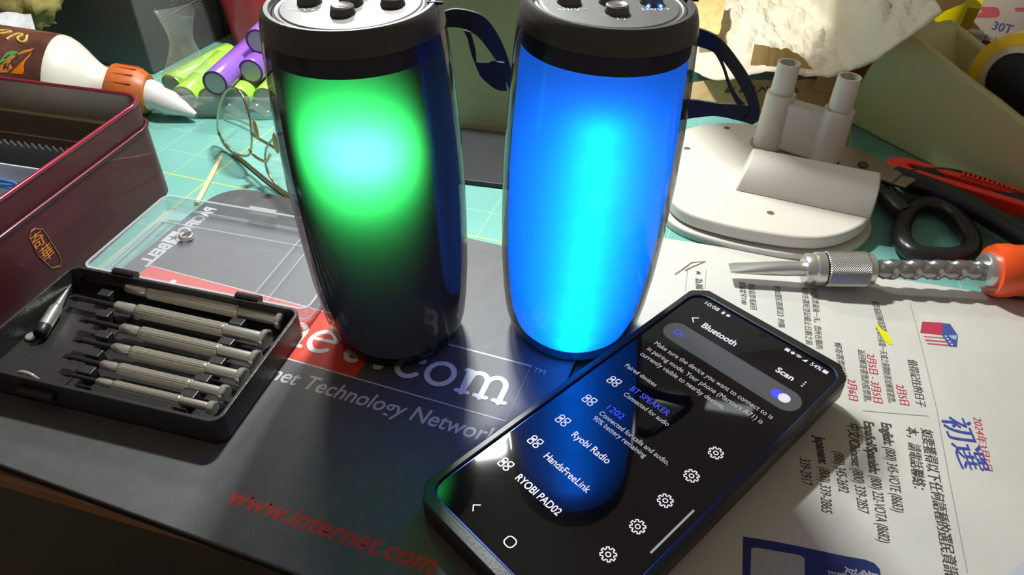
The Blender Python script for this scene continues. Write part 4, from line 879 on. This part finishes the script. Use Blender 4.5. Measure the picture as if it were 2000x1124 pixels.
# ================================================================== EYEGLASSES AND TOOTHPICK
g0 = at(447, 297, 4); g1 = at(556, 385, 4); gd = (g1 - g0).normalized(); gn = V((gd.y, -gd.x, 0)); gn = (gn + V((0, 0, .12))).normalized()
gl = thing('eyeglasses', 'thin gold wire eyeglasses standing on the cutting mat beside the green speaker', 'eyeglasses', loc=(g0.x, g0.y, 3))
gi = MX.Translation((-g0.x, -g0.y, -3))
def gp(px, py): return gi @ onplane(px, py, g0, gn)
WIRE = mat('gold_wire', (.52, .46, .32), .22, 1); LENS = clear('lens_glass', (.98, .99, .985), .02, .03, (.8, .8, .8), ior=1.5)
lens1 = [(457, 172), (444, 176), (433, 195), (426, 222), (425, 250), (433, 274), (447, 293), (467, 303), (484, 304), (490, 292), (492, 266), (489, 236), (481, 205), (470, 182)]
lens2 = [(548, 262), (533, 272), (521, 288), (518, 310), (523, 336), (540, 362), (562, 378), (585, 384), (600, 372), (604, 340), (598, 305), (585, 275), (566, 262)]
for L_ in (lens1, lens2):
    P = loop([gp(*q) for q in L_], 5); o_ = MB().tube(P, .75, 8, closed=True).build('lens_rim', WIRE, gl, smooth=60)
    MB().add(P, [tuple(range(len(P)))]).build('lens', LENS, gl, solid=1.0)
MB().tube(bez([gp(*q) for q in ((491, 262), (510, 274), (530, 285), (545, 295))], 5), .9, 8).build('brow_bar', WIRE, gl, smooth=60)
MB().tube(bez([gp(*q) for q in ((487, 292), (497, 305), (512, 314), (520, 315), (528, 302))], 5), .9, 8).build('bridge', WIRE, gl, smooth=60)
for q in ((506, 252), (545, 278)):
    p = gp(*q); MB().lathe([(.1, -1), (3.0, -.8), (3.6, 0), (3.0, .8), (.1, 1)], axis=gn, n=20).build('nose_pad', mat('nose_pad', (.62, .60, .25), .3), gl, smooth=60, m=MX.Translation(p + gn * 2) @ MX.Diagonal((.8, .8, 1.9, 1)))
    MB().tube([p + gn * 2, p + gn * .5 + V((-2, 0, -1))], .6, 6).build('pad_arm', WIRE, gl)
MB().tube([gi @ at(*q, z) for q, z in (((428, 262), 20), ((436, 276), 10), ((455, 297), 5), ((490, 327), 4.2), ((530, 360), 4.2), ((566, 386), 4.2), ((600, 410), 4.2))], [1, 1, 1.1, 1.2, 1.2, 1.4, 1.6], 8).build('temple_arm', WIRE, gl, smooth=60)
MB().tube([gi @ at(*q, 7) for q in ((440, 225), (470, 236), (500, 250))], .8, 8).build('far_temple_arm', mat('temple_brown', (.3, .2, .13), .4), gl)
A = at(434, 303, 4.2); B = at(384, 398, 4.2)
tag(MB().tube([A, A.lerp(B, .08), A.lerp(B, .5), B], [.3, 1.3, 1.6, 1.5], 8).build('toothpick', mat('pale_wood', (.74, .63, .36), .6), smooth=60), 'pale wooden toothpick lying on the cutting mat below the eyeglasses', 'toothpick')

# ================================================================== THINGS AT THE BACK
def boxthing(name, label, cat, poly, z0, z1, material, bevel=1.5, part='shell'):
    cx = sum(p[0] for p in poly) / len(poly); cy = sum(p[1] for p in poly) / len(poly)
    t = thing(name, label, cat, loc=(cx, cy, z0)); MB().prism([(x - cx, y - cy) for x, y in poly], 0, z1 - z0).build(part, material, t, bevel=bevel, seg=3); return t
A = at(301, 146, 3); B = at(458, 62, 3); d = (B - A); nb = V((-d.y, d.x, 0)).normalized()
Lf = 128; C_ = A + nb * Lf; D_ = B + nb * Lf
bb = boxthing('battery_case_box', 'large black plastic box with faint embossed lettering at the back left', 'box', [(A.x, A.y), (B.x, B.y), (D_.x, D_.y), (C_.x, C_.y)], 3, 108, mat('charcoal_plastic', (.085, .085, .086), .42, bump=.2, bscale=400))
bi = bb.matrix_world.copy(); bi.translation /= U; bi = bi.inverted(); dn_ = d.normalized(); fn_ = -nb
def onbox(px, py, lift=.3): q = onplane(px, py, A, fn_); return bi @ (q + fn_ * lift)
MB().tube([onbox(*q) for q in ((336, 27), (350, 18), (385, 0), (400, -8))], .5, 6).build('embossed_line', mat('embossed_grey', (.13, .13, .13), .5), bb)
MB().tube([onbox(*q) for q in ((422, -5), (428, 18), (435, 50), (441, 78))], .7, 6).build('lid_seam', mat('seam_black', (.004, .004, .004), .7), bb)
for s_, q in (('CASE', (366, 31)), ('BATTERY', (334, 13))):
    c = onbox(*q); xx = bi.to_3x3() @ dn_; g = MB(); text(g, s_, 0, 0, 11, MX(((xx.x, 0, 0, c.x), (xx.y, 0, 0, c.y), (0, 1, 0, c.z), (0, 0, 0, 1)))); g.build('embossed_lettering', mat('embossed_grey'), bb)

p = at(478, 92, 3); cup_c = V((p.x + 14, p.y + 22, 3))
t = thing('plastic_cup', 'translucent red plastic cup standing behind the purple batteries', 'cup', loc=cup_c)
MB().lathe([(0, 0), (27, 0), (28.5, 2), (37, 84), (38.2, 86), (36.2, 86), (35.5, 84), (27, 3), (0, 3)], n=56).build('cup_wall', mat('red_cup', (.85, .05, .07), .3, coat=.3, var=.12, vscale=18), t, smooth=40)

# crumpled white sheets and a moss-coloured sponge, top left
def crumple(name, label, cat, corners, material, amp, nu=26, nv=20, seed=0, solid=.4, smooth=None, freq=.03, extra=None):
    a, b, c, d_ = [V(q) for q in corners]
    def fn(u_, v_):
        p = (a * (1 - u_) + b * u_) * (1 - v_) + (d_ * (1 - u_) + c * u_) * v_
        q = V((p.x * freq + seed * 7.1, p.y * freq, seed * 3.3))
        h = 0; am = amp; f = 1
        for o_ in range(3):
            dd, _ = NZ.voronoi(q * f); h += am * (dd[1] - dd[0] - .25); am *= .5; f *= 2.1
        if extra: p = p + extra(u_, v_)
        return V((p.x + h * .25, p.y - h * .3, p.z + h))
    g = MB(); g.grid(fn, nu, nv); o = g.build(name, material, solid=solid, smooth=smooth)
    tag(o, label, cat); return o
CREAM = mat('cream_kraft', (.66, .60, .47), .8, spec=.15, var=.16, vscale=12, bump=.5, bscale=120)
WHT = mat('white_tissue', (.72, .75, .78), .7, spec=.2)
crumple('paper_sheet', 'crumpled white paper behind the glue bottle, lower one of two at upper left', 'paper', [at(-60, 92, 50), at(80, 94, 46), at(60, 26, 54), at(-60, 22, 58)], WHT, 4, 16, 12, 2)
crumple('paper_sheet', 'crumpled white paper in the extreme upper left corner', 'paper', [at(-60, 30, 52), at(6, 22, 50), at(40, -30, 56), at(-60, -40, 58)], WHT, 5, 14, 12, 5)
q0 = at(48, 32, 20); g = MB()
def blob(a, b):
    th = 2 * pi * a; ph_ = pi * (b - .5); n = V((cos(th) * cos(ph_), sin(th) * cos(ph_), sin(ph_))); h = 1 + .35 * NZ.noise(n * 2.1) + .2 * NZ.noise(n * 5)
    return V((0, 0, 0)) + V((n.x * 25 * h, n.y * 16 * h, n.z * 19 * h))
g.grid(blob, 36, 20); o_ = g.build('sponge', mat('moss_sponge', (.36, .31, .10), .9, bump=.8, bscale=220, var=.4, vscale=60), smooth=70); q1 = at(38, 4, 58); o_.location = V((q1.x, q1.y + 6, 57)) * U
tag(o_, 'moss coloured sponge between the white papers at upper left', 'sponge')
boxthing('cardboard_box', 'cardboard box under the white papers at upper left', 'box', [(q0.x - 90, q0.y - 8), (q0.x + 22, q0.y + 30), (q0.x - 10, q0.y + 130), (q0.x - 130, q0.y + 90)], 3, 38, mat('card_tan', (.4, .28, .16), .8))

# olive box in its own shade between the speakers
A = at(880, 256, 3); B = at(1000, 270, 3); d = (B - A).normalized(); A -= d * 38; B += d * 14; nb = V((-d.y, d.x, 0))
ob = boxthing('storage_box', 'olive green box standing in shade between the two speakers', 'box', [(A.x, A.y), (B.x, B.y), (B.x + nb.x * 34, B.y + nb.y * 34), (A.x + nb.x * 34, A.y + nb.y * 34)], 3, 118, mat('olive_box', (.33, .32, .17), .6, var=.08, vscale=14), 2.5)

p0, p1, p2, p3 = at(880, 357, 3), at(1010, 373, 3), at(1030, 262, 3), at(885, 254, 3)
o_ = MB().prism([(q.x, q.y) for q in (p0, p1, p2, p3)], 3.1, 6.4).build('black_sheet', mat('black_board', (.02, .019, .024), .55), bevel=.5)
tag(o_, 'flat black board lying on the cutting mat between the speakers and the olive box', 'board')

# crumpled kraft paper at the back right
fe = [(1338, 118, 30), (1400, 138, 36), (1455, 132, 44), (1500, 122, 50), (1560, 128, 52), (1625, 131, 54), (1672, 118, 60), (1712, 99, 76), (1760, 66, 90), (1800, 38, 98), (1850, 2, 108)]
FP = bez([at(*q) for q in fe], 6)
def kraft(u_, v_):
    k = u_ * (len(FP) - 1); i = min(int(k), len(FP) - 2); p = FP[i].lerp(FP[i + 1], k - i)
    p = p + V((.02 * 300 * v_, 330 * v_, 26 * v_ - 34 * v_ * (1 - u_)))
    q = V((p.x * .04, p.y * .03, 1.7)); h = 0; am = 10; f = 1
    for o_ in range(4):
        dd, _ = NZ.voronoi(q * f + V((o_ * 3.1, 0, 0))); h += am * (dd[1] - dd[0] - .3); am *= .58; f *= 1.95
    e_ = min(1, v_ * 9); lip = -6 * (1 - e_)
    return V((p.x, p.y, p.z + h * (.25 + .75 * e_) + lip))
g = MB(); g.grid(kraft, 110, 80); o_ = g.build('kraft_paper', CREAM, solid=.5, smooth=14); tag(o_, 'large crumpled cream paper sheet spread across the back right, brightly lit', 'paper')
TAN = mat('tan_paper', (.68, .43, .18), .8, spec=.15, bump=.5, bscale=150, var=.15, vscale=25)
crumple('torn_paper', 'torn orange tan paper scrap over the edge of the cream sheet above the tubes', 'paper', [at(1466, 126, 50), at(1590, 133, 52), at(1560, 100, 62), at(1475, 84, 64)], TAN, 4, 18, 10, 3, freq=.06)
crumple('torn_paper', 'tan paper scrap at the end of the cream sheet beside the blue speaker', 'paper', [at(1352, 60, 48), at(1405, 66, 52), at(1420, -10, 62), at(1350, -20, 60)], TAN, 4, 12, 10, 8, freq=.05)
BRN = mat('brown_bag_paper', (.74, .50, .26), .75, spec=.2, bump=.3, bscale=100, var=.14, vscale=20)
t = crumple('brown_paper_bag', 'brown paper with ink doodles standing in shade behind the two white tubes', 'paper', [at(1330, 216, 4), at(1652, 214, 4), at(1648, 152, 24) , at(1335, 160, 22)], BRN, 3, 26, 8, 4, freq=.03)
ink_ = MB()
for k in range(5):
    x0 = 1420 + k * 29; pts = [at(x0 + 13 * sin(i * 1.3 + k) + i * 2.2, 172 + 10 * cos(i * 1.7 + k * 2), 17.5) + V((0, -2, 1)) for i in range(7)]
    ink_.tube(bez(pts, 4), .45, 5)
o_ = ink_.build('ink_doodle', mat('doodle_ink', (.12, .05, .03), .7), t)
crumple('torn_paper', 'small yellowish tan paper flap behind the right tube', 'paper', [at(1590, 172, 22), at(1662, 190, 16), at(1640, 138, 34), at(1600, 142, 34)], TAN, 3, 10, 8, 6, freq=.06)
A = at(1560, 196, 3); B = at(1700, 196, 3); nb = V((.1, 1, 0)).normalized()
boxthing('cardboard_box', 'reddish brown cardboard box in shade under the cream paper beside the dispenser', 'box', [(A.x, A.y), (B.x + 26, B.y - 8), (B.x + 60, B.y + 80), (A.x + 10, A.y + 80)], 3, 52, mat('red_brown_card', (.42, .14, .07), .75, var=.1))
crumple('kraft_flap', 'tan paper flap curling over the top of the sage green dispenser', 'paper', [at(1772, 52, 82), at(1880, 6, 84), at(1960, -50, 100), at(1820, -40, 104)], mat('kraft_shade', (.7, .48, .22), .8, spec=.15, var=.12), 3, 14, 10, 9, freq=.03)

# jar with pink labels, yellow cutter and bits behind the dispenser
p = at(1960, 116, 3); jc = V((p.x + 36, p.y + 66, 3))
jar = thing('plastic_jar', 'pale plastic jar with pink labels and blue handwriting at the upper right', 'jar', loc=jc)
RJ, HJ = 47, 75
MB().lathe([(RJ - 3, 0), (RJ, 3), (RJ, HJ), (RJ - 2, HJ + 2), (0, HJ + 2)], n=64).build('jar_body', mat('jar_white', (.66, .55, .48), .35, coat=.2), jar, smooth=40)
MB().lathe([(RJ + 2, HJ + 1), (RJ + 2.6, HJ + 3), (RJ + 2.6, HJ + 14), (RJ, HJ + 16), (0, HJ + 16)], n=64).build('jar_lid', mat('jar_lid_white', (.75, .75, .76), .35), jar, smooth=35)
def jpt(px, py):
    o_ = CAM - jc; dd = ray(px, py); r_ = RJ + .3; a = dd.x ** 2 + dd.y ** 2; b = o_.x * dd.x + o_.y * dd.y; c = o_.x ** 2 + o_.y ** 2 - r_ * r_; disc = max(b * b - a * c, 0)
    q = o_ + dd * ((-b - disc ** .5) / a); return q
def jpatch(name, x0, y0, x1, y1, col, r_=8):
    g = MB(); P = rrect(x0, y0, x1, y1, r_, 5); c = jpt((x0 + x1) / 2, (y0 + y1) / 2); vs = [jpt(*q) for q in resample(P, 40)]
    g.add(vs + [c], [(i, (i + 1) % 40, 40) for i in range(40)]); g.build(name, mat(name + '_print', col, .5), jar)
jpatch('pink_label', 1900, 14, 1952, 34, (.66, .12, .16)); jpatch('pink_label', 1904, 84, 1964, 108, (.80, .06, .13), 9); jpatch('pink_label', 1990, 76, 2030, 96, (.75, .06, .12), 9); jpatch('pink_label', 1982, 15, 2040, 22, (.7, .08, .12), 3)
g = MB(); nv = (V((0, 0, 0)) - V((jc.x, jc.y, 0)) + V((0, 0, 0))).normalized()
for s_, q, h, mname in (('30T', (1935, 56), 10, 'jar_blue_ink'), ('Packet', (1923, 75), 5.5, 'jar_grey_ink')):
    g = MB(); c = jpt(*q); vs, fs = letters(s_, .01); th0 = math.atan2(c.y, c.x); r_ = RJ + .45
    g.add([(r_ * cos(th0 + (v.x * h) / r_), r_ * sin(th0 + (v.x * h) / r_), c.z + v.y * h) for v in vs], fs); g.build('handwriting', mat(mname, (.12, .14, .38) if 'blue' in mname else (.3, .3, .3), .6), jar)
YEL = mat('yellow_plastic', (.85, .72, .0), .35)
t = thing('box_cutter', 'bright yellow box cutter standing between the dispenser and the jar', 'knife', loc=at(1868, 62, 3))
a = at(1868, 62, 3); b_ = at(1900, 4, 60) - a; c_ = at(1878, 58, 3) - a
MB().tube([V((0, 0, 8)), (at(1882, 40, 34) - a), (at(1902, -2, 66) - a)], [8, 9, 9], 4).build('cutter_handle', YEL, t)
MB().box((-7, -3, 0), (7, 3, 6)).build('cutter_end', mat('grey_metal', (.4, .4, .42), .4, .6), t, bevel=.6)
p = at(1851, 40, 52)
t = thing('glue_stick', 'short tube, yellow above and brown below, standing behind the tape dispenser top', 'tube', loc=(p.x, p.y, 3))
MB().lathe([(8, 0), (9, 1), (9, 47), (8.4, 48)], n=32).build('brown_barrel', mat('brown_tube', (.42, .17, .02), .4), t, smooth=40)
MB().lathe([(8.4, 48), (9.4, 48.5), (9.4, 70), (8.4, 72), (0, 72)], n=32).build('yellow_cap', YEL, t, smooth=40)
p = at(1884, 85, 3); o_ = MB().box((-10, -5, 0), (12, 6, 12)).build('plastic_clip', mat('grey_clip', (.45, .46, .44), .4), bevel=2); o_.location = V((p.x, p.y, 3)) * U; o_.rotation_euler = (0, 0, -.4)
tag(o_, 'small grey plastic block beside the jar behind the dispenser', 'clip')

# ================================================================== DESK LAMP (its head is above the picture)
dl = thing('desk_lamp', 'grey desk lamp on a tall arm behind the speakers, above the picture', 'lamp', loc=(-50, 850, 0))
DLM = mat('lamp_grey', (.25, .25, .25), .45)
MB().lathe([(70, 0), (70, 12), (60, 16), (0, 16)], n=48).build('lamp_foot', DLM, dl, smooth=40)
MB().tube(bez([V((0, 0, 12)), V((0, 0, 380)), V((0, -60, 500)), V((0, -220, 500)), V((0, -370, 430))], 8), 6, 12).build('lamp_arm', DLM, dl, smooth=60)
MB().box((-36, -392, 402), (36, -360, 432)).build('lamp_head', DLM, dl, bevel=3)
lc = V((-50, 850, 0)); flap = []
for q in SHADE_OUTLINE: flap.append(LAMP.lerp(V(q), FK) - lc)
g = MB(); g.add(flap, [tuple(range(len(flap)))]); g.build('light_blocker', mat('blocker_white', (.75, .74, .72), .6), dl, solid=1.5)  # added card that blocks the lamp over the right side of the desk
MB().tube(bez([V((20, -366, 425)), flap[0].lerp(V((20, -366, 425)), .5) + V((6, 4, 10)), flap[0]], 8), 2, 8).build('blocker_arm', DLM, dl, smooth=60)  # made-up arm carrying the added card

# ================================================================== ADDED GLOW PANELS OVERHEAD (for bright patches mirrored in the phone)
for lab_, c, wd in (('left of two added glowing panels overhead, mirrored in the phone screen', (457, 1597), 96), ('right of two added glowing panels overhead, mirrored in the phone screen', (636, 1558), 150)):
    t = thing('mirror_glow_panel', lab_, 'glow panel', loc=(c[0], c[1], 1600), rz=R(-13))
    MB().prism(rrect(-wd / 2 - 6, -27, wd / 2 + 6, 27, 3), 0, 14).build('panel_back', mat('panel_back_white', (.6, .6, .6), .5), t)
    MB().flat([(-wd / 2, -20), (wd / 2 - 14, -20), (wd / 2, 20), (-wd / 2 + 8, 20)], -.4).build('panel_face', mat('panel_glow', (.5, .5, .5), emit=(.95, 1, .95), es=3.2), t)  # emissive face, added only to show up in the phone glass

bpy.data.objects.remove(_to, do_unlink=True)
